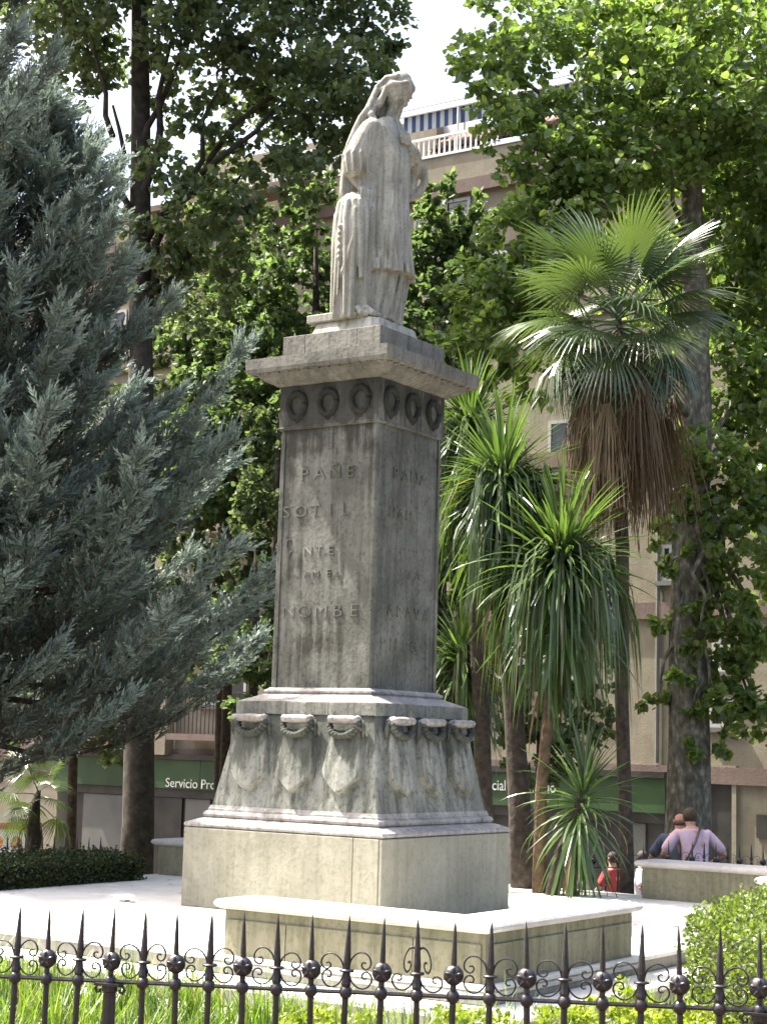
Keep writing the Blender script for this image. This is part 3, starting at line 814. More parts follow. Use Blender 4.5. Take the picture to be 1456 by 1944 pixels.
# big plane tree on the right, sunlit
Y = 24.0
tr = [at(1300, 1690, Y), at(1306, 1560, Y), at(1308, 1400, Y), at(1304, 1200, Y), at(1312, 1000, Y), at(1322, 800, Y), at(1318, 560, Y), at(1310, 300, Y), at(1300, 0, Y)]
tr[0].z = gz(Y)
cl = []
rr = random.Random(3)
spots = [(935, 110, 23.2, .62), (985, 60, 23.5, .8), (955, 200, 23, .6), (1060, 20, 24, .8), (1000, 270, 22.8, .62), (1085, 200, 23.5, .72), (1160, 70, 24, .85), (1040, 340, 22.8, .7), (1130, 290, 23, .75), (1230, 150, 23.4, .9),
         (1010, 420, 22.6, .62), (1090, 390, 22.8, .7), (960, 470, 22.6, .55), (1180, 340, 23.2, .85), (1280, 40, 24, .95), (1330, 200, 23.5, .9), (1270, 290, 23.5, .85), (920, 560, 22.6, .55), (985, 540, 22.6, .62), (1060, 490, 22.6, .65),
         (895, 640, 22.8, .5), (950, 630, 22.8, .55), (1030, 600, 23, .65), (1000, 700, 23.4, .6), (1400, 90, 24, .95), (1440, 230, 24, 1.0), (1380, 330, 24.2, .95), (1450, 400, 24.2, 1.0), (1360, 470, 24.6, .9), (1430, 560, 24.6, .95),
         (1400, 680, 24.4, .8), (1450, 760, 24.2, .85), (1380, 780, 24.6, .6), (1440, 880, 24.0, .55), (1370, 960, 23.6, .5), (1420, 1010, 23.6, .6), (1340, 1060, 23.6, .42), (1440, 1060, 23.6, .5), (1390, 1110, 23.8, .42), (1275, 1000, 23.5, .22), (1270, 1075, 23.4, .2),
         (1330, 1240, 23.8, .40), (1300, 900, 23.4, .45), (1345, 860, 23.4, .5), (1290, 960, 23.4, .3), (1400, 900, 23.8, .5), (1350, 1150, 23.6, .3), (1450, 960, 23.8, .5), (1285, 1290, 23.5, .25), (1420, 1130, 24, .4), (1350, 1330, 23.6, .3), (1300, 1430, 23.5, .22), (1430, 1250, 23.8, .5), (1360, 1290, 23.6, .36), (1450, 1360, 23.8, .5), (1400, 1340, 23.8, .36), (1330, 1180, 23.4, .32), (1260, 1180, 23.8, .3), (1250, 1330, 23.8, .3), (1280, 870, 23.6, .4), (1240, 1010, 24.2, .28), (1400, 1220, 24, .42), (1310, 1360, 23.7, .3), (1380, 1410, 23.8, .28), (1420, 1320, 24, .35), (1440, 1200, 24, .4)]
for px, py, yy, r in spots: cl.append((at(px, py, yy + rr.uniform(-.3, .3)), (r, r, r * .8)))
for px, py, yy, r in [(1350, -160, 25.5, 1.3), (1460, -120, 25.5, 1.5), (1560, 150, 25, 1.4), (1560, 420, 25, 1.3), (1540, 700, 25, 1.2), (1300, 560, 26, 1.0), (1420, 300, 26.5, 1.3), (1300, 100, 26.5, 1.3), (1450, 560, 26.5, 1.2)]: cl.append((at(px, py, yy), (r, r, r * .85)))
lm = []
for px, py, yy, r in spots[::2]:
    src = at(1318, min(900, max(150, py + 260)), 24); lm.append((src, at(px, py, yy), .07))
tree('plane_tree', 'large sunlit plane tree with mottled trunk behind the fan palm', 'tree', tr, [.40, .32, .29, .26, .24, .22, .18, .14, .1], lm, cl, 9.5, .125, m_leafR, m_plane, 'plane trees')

# plane tree on the left, its lower crown in shade
Y = 25.5
tr = [at(258, 1690, Y), at(263, 1560, Y), at(266, 1300, Y), at(270, 900, Y), at(266, 500, Y), at(268, 250, Y), at(266, 0, Y), at(262, -250, Y)]
tr[0].z = gz(Y)
spots = [(130, 60, .8), (215, 110, .7), (330, 60, .75), (330, 160, .6), (420, 110, .7), (440, 40, .8), (520, 90, .85), (600, 50, .9), (560, 160, .75), (640, 150, .8), (700, 60, .75), (690, 130, .55), (740, 90, .32), (600, 250, .65), (520, 230, .6), (450, 200, .5), (480, 310, .62),
         (400, 300, .55), (320, 330, .6), (560, 330, .5), (640, 300, .42), (430, 390, .55), (340, 410, .6), (300, 460, .6), (150, 160, .6), (100, 20, .8), (210, 20, .6), (290, 250, .38), (380, 220, .42), (610, 380, .35), (500, 400, .4), (150, 300, .4), (620, 200, .7), (660, 240, .4), (240, 380, .4), (400, 470, .6), (330, 530, .6), (440, 540, .5), (370, 600, .55)]
cl = [(at(px, py, 25.3 + rr.uniform(-1.2, 1.2)), (r, r, r * .8)) for px, py, r in spots]
cl += [(at(px, py, yy), (r, r, r * .7)) for px, py, yy, r in [(150, -120, 25, 1.6), (350, -120, 25, 1.7), (550, -110, 25.5, 1.6), (680, -90, 25.5, 1.0), (250, -300, 25, 2.2), (500, -300, 25, 2.0), (50, -60, 26, 1.4), (400, -450, 25.5, 2.2), (150, -450, 25, 2.0)]]
lm = [(at(268, 420, Y), at(330, 60, 25), .09), (at(266, 500, Y), at(215, 200, 25), .08), (at(215, 260, 25), at(165, 20, 25), .05), (at(267, 600, Y), at(420, 160, 25), .09), (at(268, 470, Y), at(560, 120, 25.2), .08), (at(300, 560, Y), at(480, 300, 25.5), .06), (at(268, 300, Y), at(380, -20, 25), .06), (at(268, 640, Y), at(400, 420, 25), .06), (at(380, 330, 25), at(640, 110, 25.4), .05)]
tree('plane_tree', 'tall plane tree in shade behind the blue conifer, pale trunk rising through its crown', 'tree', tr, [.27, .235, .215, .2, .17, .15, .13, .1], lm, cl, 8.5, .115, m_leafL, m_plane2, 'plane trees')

# mid-green trees behind the statue
def column_tree(name, label, px, top, bot, Y, halfw, dens, size, mat, group, seed):
    r3 = random.Random(seed); cl = []
    step = 36
    n = int((bot - top) / step) + 1
    for i in range(n):
        t = i / (n - 1); py = top + (bot - top) * t
        w = halfw * (0.3 + .7 * min(1, t * 2.6)) * (1 if t < .8 else 1 - (t - .8) * 1.2) * r3.uniform(.8, 1.12)
        m = max(1, int(2 * w / .42 + .5))
        for k in range(m):
            dx = (((k + .5) / m * 2 - 1) * w + r3.uniform(-.15, .15)) * FPX / Y
            r = r3.uniform(.26, .40) * max(.6, min(1, w + .35))
            cl.append((at(px + dx, py + r3.uniform(-18, 18), Y + r3.uniform(-.7, .7) * w), (r, r, r)))
    t0 = at(px, bot, Y); t0.z = gz(Y)
    return tree(name, label, 'tree', [t0, at(px, (top + bot) / 2, Y), at(px, top + 20, Y)], [.09, .06, .012], [], cl, dens, size, mat, m_barkd, group)
column_tree('broadleaf_tree', 'mid-green leafy tree just left of the statue, top level with her hand', 600, 330, 860, 27.5, 1.1, 15, .105, m_leafM, 'young trees behind the monument', 1)
column_tree('broadleaf_tree', 'bushy green tree between the blue conifer and the cornice', 450, 520, 960, 28.0, 1.3, 15, .105, m_leafM, 'young trees behind the monument', 2)
column_tree('broadleaf_tree', 'pointed young tree in front of the upper windows right of the statue', 850, 345, 760, 27, .78, 22, .12, m_leafM, 'young trees behind the monument', 3)
column_tree('broadleaf_tree', 'low green tree at the left edge of the shaft above the shield course', 485, 1020, 1330, 24.5, .6, 16, .09, m_leafM, 'young trees behind the monument', 4)
column_tree('broadleaf_tree', 'dark leafy tree behind the cornice corner and the strap-leaved palms', 830, 600, 1350, 25.5, .75, 15, .10, m_leafL, 'young trees behind the monument', 5)
column_tree('broadleaf_tree', 'tall shaded tree rising behind the blue conifer beside the cloth of the statue', 430, 330, 1250, 29.5, 1.5, 13, .115, m_leafL, 'young trees behind the monument', 7)
column_tree('broadleaf_tree', 'dark shaded tree filling the gap behind the cabbage tree trunks', 1030, 900, 1440, 24.8, .95, 9, .10, m_leafL, 'young trees behind the monument', 8)
column_tree('broadleaf_tree', 'dark leafy tree behind the blue conifer, slim trunk in front of the green fascia', 150, 640, 1400, 27.5, 1.3, 11, .115, m_leafL, 'young trees behind the monument', 9)
column_tree('broadleaf_tree', 'shaded tree half hidden between the blue conifer and the shaft', 530, 760, 1000, 26.5, .7, 15, .10, m_leafL, 'young trees behind the monument', 6)

# blue conifer on the left: plumes of scaly sprays on ascending boughs
def conifer(name, label, base, height, rad, nbough, seed, zlow, skew=0):
    r3 = np.random.default_rng(seed)
    root = empty(name, base); tag(root, label, 'tree')
    b = MB(); b.tube([(0, 0, 0), (.05, 0, height * .3), (0, .05, height * .65), (0, 0, height)], [.24, .18, .1, .02], 10); b.build('trunk', m_barkd, root, smooth=True)
    A, D, Lh, Rn = [], [], [], []
    bb = MB()
    for i in range(nbough):
        t = (i + r3.random()) / nbough
        z0 = zlow + (height - zlow) * t ** 1.15
        az = r3.uniform(0, 2 * PI)
        L = rad * (1 - t) ** .8 * r3.choice((r3.uniform(.55, .85), r3.uniform(.8, 1.05))) + .22
        rise = r3.uniform(.15, .55) + .5 * t
        dirh = np.array([math.cos(az), math.sin(az), 0])
        p0 = np.array([0, 0, z0]); pts = []
        for k in range(7):
            s = k / 6
            pts.append(p0 + dirh * L * s + np.array([0, 0, L * (rise * s ** 1.6 - .10 * math.sin(PI * s))]))
        if i % 2 == 0: bb.tube([Vector(p) for p in pts], [.035 * (1 - .8 * k / 6) for k in range(7)], 5)
        npl = int(24 + 31 * L)
        for _ in range(npl):
            s = .3 + .74 * r3.random() ** .7; s = min(s, 1.0)
            j = min(5, int(s * 6)); f = s * 6 - j
            p = pts[j] * (1 - f) + pts[j + 1] * f + r3.normal(size=3) * .13 * (1.25 - s)
            side = np.cross(dirh, (0, 0, 1)) * r3.normal() * .75
            d = dirh * r3.uniform(.25, .9) + side * .8 + np.array([0, 0, r3.uniform(.25, 1.1)])
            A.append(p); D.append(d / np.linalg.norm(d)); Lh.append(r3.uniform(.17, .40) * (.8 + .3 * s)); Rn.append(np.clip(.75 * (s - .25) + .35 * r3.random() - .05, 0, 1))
    bb.build('boughs', m_barkd, root, smooth=True)
    A = np.array(A); D = np.array(D); Lh = np.array(Lh); Rn = np.array(Rn); n = len(A)
    a = r3.normal(size=(n, 3)); u = np.cross(D, a); u /= np.linalg.norm(u, axis=1)[:, None]; v = np.cross(D, u)
    quads, rn = [], []
    NB = 24
    for k in range(NB):                                          # blades along each plume
        s = k / (NB - 1)
        ang = r3.uniform(0, 2 * PI, n)
        rdir = u * np.cos(ang)[:, None] + v * np.sin(ang)[:, None]
        bl = Lh * (.28 * (1 - s) ** .7 + .09)
        dd = D * r3.uniform(.75, 1.2, n)[:, None] + rdir * (.75 - .45 * s); dd /= np.linalg.norm(dd, axis=1)[:, None]
        if k == NB - 1: dd = D
        p = A + D * (Lh * s)[:, None]
        wv = np.cross(dd, r3.normal(size=(n, 3))); wv /= np.linalg.norm(wv, axis=1)[:, None]
        wd = (bl * .085 + .0032)[:, None]
        quads.append(np.stack([p, p + dd * (bl * .4)[:, None] + wv * wd, p + dd * bl[:, None], p + dd * (bl * .4)[:, None] - wv * wd], 1))
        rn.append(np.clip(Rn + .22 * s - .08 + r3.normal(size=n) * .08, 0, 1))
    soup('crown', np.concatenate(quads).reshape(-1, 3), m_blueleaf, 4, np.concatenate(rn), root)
    return root
cb = at(-48, 1600, 20.4); cb.z = -.6
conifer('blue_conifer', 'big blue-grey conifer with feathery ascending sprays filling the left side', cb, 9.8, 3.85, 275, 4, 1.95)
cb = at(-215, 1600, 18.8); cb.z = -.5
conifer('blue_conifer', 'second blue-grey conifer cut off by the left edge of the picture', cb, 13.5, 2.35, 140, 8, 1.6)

# hedges
def hedge(name, label, poly, z0, z1, mat, size, n_top, n_side, rot=0.0, loc=(0, 0, 0), group='clipped hedges'):
    root = empty(name, loc, rot); tag(root, label, 'hedge', group)
    cx = sum(p[0] for p in poly) / len(poly); cyy = sum(p[1] for p in poly) / len(poly)
    inn = [(cx + (x - cx) * .955, cyy + (y - cyy) * .955) for x, y in poly]
    b = MB(); b.rings([[(x, y, z) for x, y in inn] for z in (z0, z1 - .05)]); b.build('core', m_core, root)
    # fan triangulated sampling of the top
    tris = [(poly[0], poly[i], poly[i + 1]) for i in range(1, len(poly) - 1)]
    ar = np.array([abs((b_[0] - a[0]) * (c[1] - a[1]) - (c[0] - a[0]) * (b_[1] - a[1])) / 2 for a, b_, c in tris])
    idx = rng.choice(len(tris), n_top, p=ar / ar.sum())
    w = rng.dirichlet((1, 1, 1), n_top)
    T = np.array(tris)[idx]; xy = (T * w[:, :, None]).sum(1)
    P = np.concatenate([xy, (z1 + rng.normal(size=n_top) * .022 + .02 * np.sin(xy[:, 0] * 9) * np.sin(xy[:, 1] * 7))[:, None]], 1); O = np.tile((0, 0, 1.0), (n_top, 1))
    PP = [P]; OO = [O]
    per = np.array([math.dist(poly[i], poly[(i + 1) % len(poly)]) for i in range(len(poly))])
    for i in range(len(poly)):
        k = int(n_side * per[i] / per.sum()); t = rng.random(k)[:, None]
        a = np.array(poly[i]); c = np.array(poly[(i + 1) % len(poly)]); q = a + (c - a) * t
        nn = np.array([(c - a)[1], -(c - a)[0]]) / max(1e-6, per[i])
        if np.dot(nn, (a + c) / 2 - np.array([cx, cyy])) < 0: nn = -nn
        q = q + nn * (rng.normal(size=(k, 1)) * .022)
        PP.append(np.concatenate([q, (z0 + (z1 - z0) * rng.random(k))[:, None]], 1)); OO.append(np.tile((nn[0], nn[1], .2), (k, 1)))
    # stray shoots above the top
    ns = n_top // 30
    sx = xy[rng.choice(n_top, ns)]; hh = rng.uniform(.03, .11, ns)
    for k in range(4): PP.append(np.concatenate([sx + rng.normal(size=(ns, 2)) * .008, (z1 + hh * (k + 1) / 4)[:, None]], 1)); OO.append(np.tile((0, 0, 1.0), (ns, 1)))
    leaves('foliage', np.concatenate(PP), np.concatenate(OO), size, mat, root, up_bias=-.3)
    return root
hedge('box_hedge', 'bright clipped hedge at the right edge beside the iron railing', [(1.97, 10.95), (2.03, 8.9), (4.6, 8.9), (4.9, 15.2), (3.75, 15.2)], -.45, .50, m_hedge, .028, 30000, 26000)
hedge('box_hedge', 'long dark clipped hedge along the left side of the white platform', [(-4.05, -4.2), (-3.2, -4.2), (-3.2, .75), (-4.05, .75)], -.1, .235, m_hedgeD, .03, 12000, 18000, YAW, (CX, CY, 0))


# ------------------------------------------------------------------ palms and strap-leaved trees
def fan_mesh(droop, spread, R, pet, seed, nseg=40):
    r3 = random.Random(seed); b = MB()
    P0 = Vector((0, pet, 0))
    b.tube([(0, 0, 0), (0, pet * .5, .02), (0, pet, 0)], [.016, .012, .009], 5)
    for k in range(nseg):
        a = -spread + 2 * spread * k / (nseg - 1)
        ha = spread / (nseg - 1) * .98
        L = R * (1 - .28 * (abs(a) / spread) ** 2) * r3.uniform(.93, 1.05)
        prev = None
        bend = droop * r3.uniform(.7, 1.35)
        for s in (0.05, .35, .62, .82, 1.0):
            wd = math.tan(ha) * L * s if s <= .55 else math.tan(ha) * L * .55 * (1 - (s - .55) / .45 * .93)
            z = -bend * L * max(0, s - .25) ** 2 - .10 * R * (abs(a) / spread) ** 2 * s
            c = P0 + Vector((math.sin(a) * L * s, math.cos(a) * L * s, z))
            t = Vector((math.cos(a), -math.sin(a), 0))
            cur = [c - t * wd, c + Vector((0, 0, wd * .55)), c + t * wd]
            if prev: b.add(prev + cur, [(0, 1, 4, 3), (1, 2, 5, 4)])
            prev = cur
    return b
fans = [fan_mesh(.25, 2.15, .78, .62, 1).mesh('frond', m_fan), fan_mesh(.55, 2.0, .74, .60, 2).mesh('frond', m_fan), fan_mesh(.95, 1.8, .72, .55, 3).mesh('frond', m_fan)]
dead = []
for sd in (1, 2, 3):
    r3 = random.Random(sd); b = MB()
    b.tube([(0, 0, 0), (0, .3, -.25), (0, .36, -.6)], [.013, .011, .009], 5)
    for k in range(44):
        x = r3.uniform(-.20, .20); L = r3.uniform(.35, 1.35); y = .33 + r3.uniform(-.2, .10); w = .0055
        p = [(x * .2, .36, -.6), (x * .8, y, -.6 - L * .4), (x * 1.2 + r3.uniform(-.04, .04), y + r3.uniform(-.06, .05), -.6 - L)]
        for i in range(2):
            ww = w * (1 if i == 0 else .9)
            b.add([(p[i][0] - ww, p[i][1], p[i][2]), (p[i][0] + ww, p[i][1] + .004, p[i][2]), (p[i + 1][0] + ww * (.6 if i else 1), p[i + 1][1] + .004, p[i + 1][2]), (p[i + 1][0] - ww * (.6 if i else 1), p[i + 1][1], p[i + 1][2])], [(0, 1, 2, 3)])
    dead.append(b.mesh('dead_frond', m_dead))


def fan_palm(name, label, base, top, trad, nfr, scale, ndead, seed, lean=(0, 0)):
    r3 = random.Random(seed)
    root = empty(name, base); tag(root, label, 'palm tree', 'fan palms')
    t = Vector(top) - Vector(base)
    b = MB(); pts = [t * (i / 8) + Vector((.02 * math.sin(i * 1.7), .02 * math.cos(i * 1.3), 0)) for i in range(9)]
    b.tube(pts, [trad * (1.25, 1, 1, 1, 1, 1, .95, .8, .35)[i] for i in range(9)], 10)
    b.build('trunk', m_barkd, root, smooth=True)
    for k in range(nfr):
        u = k / nfr
        el = math.radians(80 - 128 * u ** .8 + r3.uniform(-8, 8)); az = k * 2.39996 + r3.uniform(-.25, .25)
        me = fans[0 if u < .4 else (1 if u < .75 else 2)]
        o = link('frond', me, root, t + Vector((0, 0, .06 - .28 * u)))
        s = scale * r3.uniform(.88, 1.08) * (.75 if u < .08 else 1)
        o.rotation_mode = 'XYZ'
        o.matrix_local = Matrix.Translation(t + Vector((0, 0, .12 - .35 * u))) @ Matrix.Rotation(az, 4, 'Z') @ Matrix.Rotation(el, 4, 'X') @ Matrix.Rotation(r3.uniform(-.45, .45), 4, 'Y') @ Matrix.Diagonal((s, s, s, 1))
    for k in range(ndead):
        az = k * 2.39996 + r3.uniform(-.3, .3); s = scale * r3.uniform(.8, 1.1)
        o = link('dead_frond', dead[k % 3], root)
        o.matrix_local = Matrix.Translation(t + Vector((0, 0, -.15 - .55 * (k / max(1, ndead))))) @ Matrix.Rotation(az, 4, 'Z') @ Matrix.Rotation(r3.uniform(-.15, .2), 4, 'X') @ Matrix.Diagonal((s * 1.1, s * r3.uniform(.7, 1.5), s, 1))
    return root
pb = at(1190, 1640, 20.0); pb.z = gz(20.0)
fan_palm('fan_palm', 'tall fan palm with a shaggy skirt of brown dead fronds, right of the monument', pb, at(1172, 600, 20.0), .08, 34, 1.1, 60, 3)
pb = at(58, 1600, 23.5); pb.z = gz(23.5)
fan_palm('fan_palm', 'small pale fan palm behind the dark hedge at the left edge', pb, at(72, 1500, 23.5), .09, 12, .55, 2, 9)


def strap(seed, L, curve, w=.0175):
    b = MB(); prev = None
    a = 0.0; p = Vector((0, 0, 0)); n = 9
    for i in range(n + 1):
        s = i / n
        wd = w * (0.75 + .5 * min(1, s * 4)) * (1 - s ** 3) + .001
        d = Vector((0, math.cos(a), math.sin(a)))
        up = Vector((0, -math.sin(a), math.cos(a)))
        cur = [p + Vector((-wd, 0, 0)) + up * wd * .35, p, p + Vector((wd, 0, 0)) + up * wd * .35]
        if prev: b.add(prev + cur, [(0, 1, 4, 3), (1, 2, 5, 4)])
        prev = cur
        p = p + d * (L / n); a -= curve * (.35 + 1.3 * s) / n
    return b
straps = [strap(0, .95, .35).mesh('leaf', m_cord), strap(1, 1.0, 1.0).mesh('leaf', m_cord), strap(2, 1.08, 1.8).mesh('leaf', m_cord), strap(3, 1.05, 2.1, .017).mesh('leaf', m_cord)]
deadstrap = [strap(4, .9, .5, .017).mesh('dead_leaf', m_dead), strap(5, .75, .8, .015).mesh('dead_leaf', m_dead)]


def strap_tree(name, label, path, rad, nl, scale, nd, seed, bmat, extra=None):
    r3 = random.Random(seed); base = Vector(path[0])
    root = empty(name, base); tag(root, label, 'tree', 'strap-leaved cabbage trees')
    b = MB(); b.tube([Vector(p) - base for p in path], rad, 9); b.build('trunk', bmat, root, smooth=True)
    top = Vector(path[-1]) - base
    ax = (Vector(path[-1]) - Vector(path[-2])).normalized()
    for k in range(nl):
        u = (k + .5) / nl
        el = math.radians(85 - 170 * u ** .92 + r3.uniform(-9, 9)); az = k * 2.39996 + r3.uniform(-.3, .3)
        me = straps[0 if u < .3 else (1 if u < .52 else (2 if u < .78 else 3))]
        if el < math.radians(-30): me = straps[r3.choice((0, 1))]
        s = scale * r3.uniform(.8, 1.12) * (1.25 if el < math.radians(-35) else 1)
        o = link('leaf', me, root)
        o.matrix_local = Matrix.Translation(top - ax * (.62 * u * scale)) @ Matrix.Rotation(az, 4, 'Z') @ Matrix.Rotation(el, 4, 'X') @ Matrix.Rotation(r3.uniform(-.5, .5), 4, 'Y') @ Matrix.Diagonal((s, s, s, 1))
    for k in range(nd):
        az = r3.uniform(0, 2 * PI); s = scale * r3.uniform(.8, 1.15)
        o = link('dead_leaf', deadstrap[k % 2], root)
        o.matrix_local = Matrix.Translation(top - ax * r3.uniform(.35, 1.1) * scale) @ Matrix.Rotation(az, 4, 'Z') @ Matrix.Rotation(math.radians(r3.uniform(-88, -62)), 4, 'X') @ Matrix.Diagonal((s, s, s, 1))
    return root, top
def hang(root, top, n, r0, L0, seed, mat):
    """mass of long drooping leaves under a head, too many to pick apart: one stuff part"""
    r3 = np.random.default_rng(seed)
    az = r3.uniform(0, 2 * PI, n); z0 = -r3.uniform(.0, .55, n); L = L0 * r3.uniform(.55, 1.1, n); rr_ = r0 * r3.uniform(.35, 1.1, n)
    az = az + .35 * np.sin(az * 5 + seed)
    d = np.stack([np.cos(az), np.sin(az), np.zeros(n)], 1); w = np.stack([-np.sin(az), np.cos(az), np.zeros(n)], 1); tw = r3.normal(size=(n, 1)) * .5
    w = w + d * tw; w /= np.linalg.norm(w, axis=1)[:, None]
    up = np.array([0, 0, 1.0]); c = np.array(top) + up * z0[:, None]
    prof = [(0, 0, .6), (.55, .10, 1), (.92, -.02, 1), (1.12, -.40, .8), (1.2, -.92, .08)]
    P = [c + d * (rr_ * a)[:, None] + up * (L * b_)[:, None] for a, b_, _ in prof]
    q = [np.stack([P[k] - w * .0135 * prof[k][2], P[k] + w * .0135 * prof[k][2], P[k + 1] + w * .0135 * prof[k + 1][2], P[k + 1] - w * .0135 * prof[k + 1][2]], 1) for k in range(4)]
    # finer leaves radiating into the round head
    m = n; az = r3.uniform(0, 2 * PI, m); el = np.arcsin(r3.uniform(-.75, .98, m)); LL = L0 * .62 * r3.uniform(.7, 1.1, m)
    dh = np.stack([np.cos(az), np.sin(az), np.zeros(m)], 1); wh = np.stack([-np.sin(az), np.cos(az), np.zeros(m)], 1)
    c2 = np.array(top) - up * (.28 * r3.random(m))[:, None]
    def pt(t): return c2 + (dh * np.cos(el)[:, None] + up * np.sin(el)[:, None]) * (LL * t)[:, None] - up * (LL * .30 * t ** 2.4 * np.cos(el))[:, None]
    tt = [0.02, .35, .65, .85, 1.0]; ww = [.7, 1, .9, .6, .06]
    q += [np.stack([pt(tt[k]) - wh * .0155 * ww[k], pt(tt[k]) + wh * .0155 * ww[k], pt(tt[k + 1]) + wh * .0155 * ww[k + 1], pt(tt[k + 1]) - wh * .0155 * ww[k + 1]], 1) for k in range(4)]
    rn = r3.random(n)
    o = soup('hanging_leaves', np.concatenate(q).reshape(-1, 3), mat, 4, np.concatenate([np.tile(rn, 4), np.tile(r3.random(m) * .85, 4)]), root); o['kind'] = 'stuff'
    return o
def tp(pts, Y):
    P = [at(x, y, Y) for x, y in pts]; P[0].z = gz(Y); return P
t1 = strap_tree('cabbage_tree', 'cabbage tree with the middle head of arching strap leaves beside the shaft', tp([(998, 1700), (988, 1560), (975, 1350), (952, 1150), (952, 890)], 19.2), [.16, .13, .11, .08, .06], 230, 1.05, 60, 1, m_barkd)
t2 = strap_tree('cabbage_tree', 'cabbage tree on a thin brown trunk with the largest drooping green head', tp([(1022, 1700), (1027, 1500), (1045, 1300), (1066, 1040)], 18.6), [.08, .065, .06, .05], 250, 1.12, 40, 2, m_barkc)
t3 = strap_tree('cabbage_tree', 'cabbage tree head rising highest, tight against the cornice corner', tp([(925, 1700), (915, 1400), (900, 1100), (893, 790)], 20.3), [.13, .1, .08, .06], 190, .92, 40, 3, m_barkd)
strap_tree('cabbage_tree', 'short cabbage tree low in the shade below the palm', tp([(1035, 1700), (1062, 1620), (1095, 1550), (1110, 1490)], 18.4), [.09, .07, .06, .045], 150, .8, 14, 4, m_barkd)
t5 = strap_tree('cabbage_tree', 'low dark cabbage tree tucked behind the right edge of the shield course', tp([(900, 1700), (895, 1500), (880, 1330), (875, 1230)], 20.8), [.1, .08, .06, .05], 150, .9, 20, 5, m_barkd)

hang(*t1, 300, .62, 1.35, 1, m_cordm); hang(*t2, 420, .74, 1.5, 2, m_cordm); hang(*t3, 260, .55, 1.3, 3, m_cordm); hang(*t5, 160, .5, 1.2, 5, m_cordm)

# ------------------------------------------------------------------ grass bed in front of the steps
def bed_mask(P):
    d = P - np.array([CX, CY]); x = cy_ * d[:, 0] + sy_ * d[:, 1]; y = -sy_ * d[:, 0] + cy_ * d[:, 1]
    return np.maximum(np.abs(x), np.abs(y)) > 4.44
P = np.stack([rng.uniform(-4.5, 3.6, 80000), rng.uniform(8.6, 15, 80000)], 1)
P = P[bed_mask(P)]
P = P[(P[:, 0] < 1.9) | (P[:, 1] < 8.7)]
n = len(P)
tuft = np.array([mnoise.noise(Vector((p[0] * 1.6, p[1] * 1.6, 0))) for p in P])
keep = rng.random(n) < np.clip(.55 + tuft * 1.2, .12, 1)
P = P[keep][:34000]; tuft = tuft[keep][:34000]; n = len(P)
h = rng.uniform(.2, .5, n) * np.clip(.9 + tuft, .5, 1.5)
az = rng.uniform(0, 2 * PI, n); ln = rng.uniform(.05, .55, n)
dv = np.stack([np.cos(az), np.sin(az), np.zeros(n)], 1); wv = np.stack([-np.sin(az), np.cos(az), np.zeros(n)], 1) * (.0045 + .004 * rng.random(n))[:, None]
p0 = np.concatenate([P, np.full((n, 1), -.44)], 1)
p1 = p0 + np.array([0, 0, 1.0]) * (h * .6)[:, None] + dv * (h * ln * .3)[:, None]
p2 = p0 + np.array([0, 0, 1.0]) * (h * (1 - .25 * ln))[:, None] + dv * (h * ln)[:, None]
q1 = np.stack([p0 - wv, p0 + wv, p1 + wv * .8, p1 - wv * .8], 1); q2 = np.stack([p1 - wv * .8, p1 + wv * .8, p2 + wv * .08, p2 - wv * .08], 1)
r_ = np.clip(rng.random(n) * .9 + tuft * .3, 0, 1)
o = soup('grass', np.concatenate([q1, q2]).reshape(-1, 3), m_grass, 4, np.concatenate([r_, r_]))
tag(o, 'tall sunlit grass growing between the railing and the steps', 'grass', kind='stuff')
# dry leaves scattered on the platform and steps
n = 70
lx = rng.uniform(-3.5, 3.5, n); ly = rng.uniform(-3.6, 1.5, n)
ok = np.maximum(np.abs(lx), np.abs(ly)) > 1.25
PL = np.array([M(a, b_, .008) for a, b_ in zip(lx[ok], ly[ok])])
V = []
for p in PL:
    a = random.uniform(0, 6.28); L = random.uniform(.03, .07); u = np.array([math.cos(a), math.sin(a), .1]) * L; v = np.array([-math.sin(a), math.cos(a), .25]) * L * .45
    V += [p - u, p - v + np.array([0, 0, .004]), p + u, p + v]
o = soup('fallen_leaves', np.array(V), m_deadr, 4, rng.random(len(PL)))
tag(o, 'dry brown leaves scattered over the white platform', 'leaf litter', kind='stuff')
# yellow-green ground cover among it
cpts = []
for px, py, yy, r in [(585, 1925, 10.3, .28), (640, 1930, 10.2, .3), (880, 1935, 10.0, .35), (1100, 1915, 10.2, .3), (1200, 1905, 10.4, .32), (1290, 1925, 10.1, .35), (1380, 1930, 10, .3), (1180, 1880, 10.8, .2), (130, 1935, 10.6, .2)]:
    c = at(px, py, yy); cpts.append(((c.x, c.y, c.z - .07), (r, r, .11)))
Pc, Oc = clump_pts(cpts, 45)
o = leaves('ground_cover', Pc, Oc, .036, m_lime, None, up_bias=-.4)
tag(o, 'lime-green leafy ground cover low in the bed behind the railing', 'ground cover', kind='stuff')
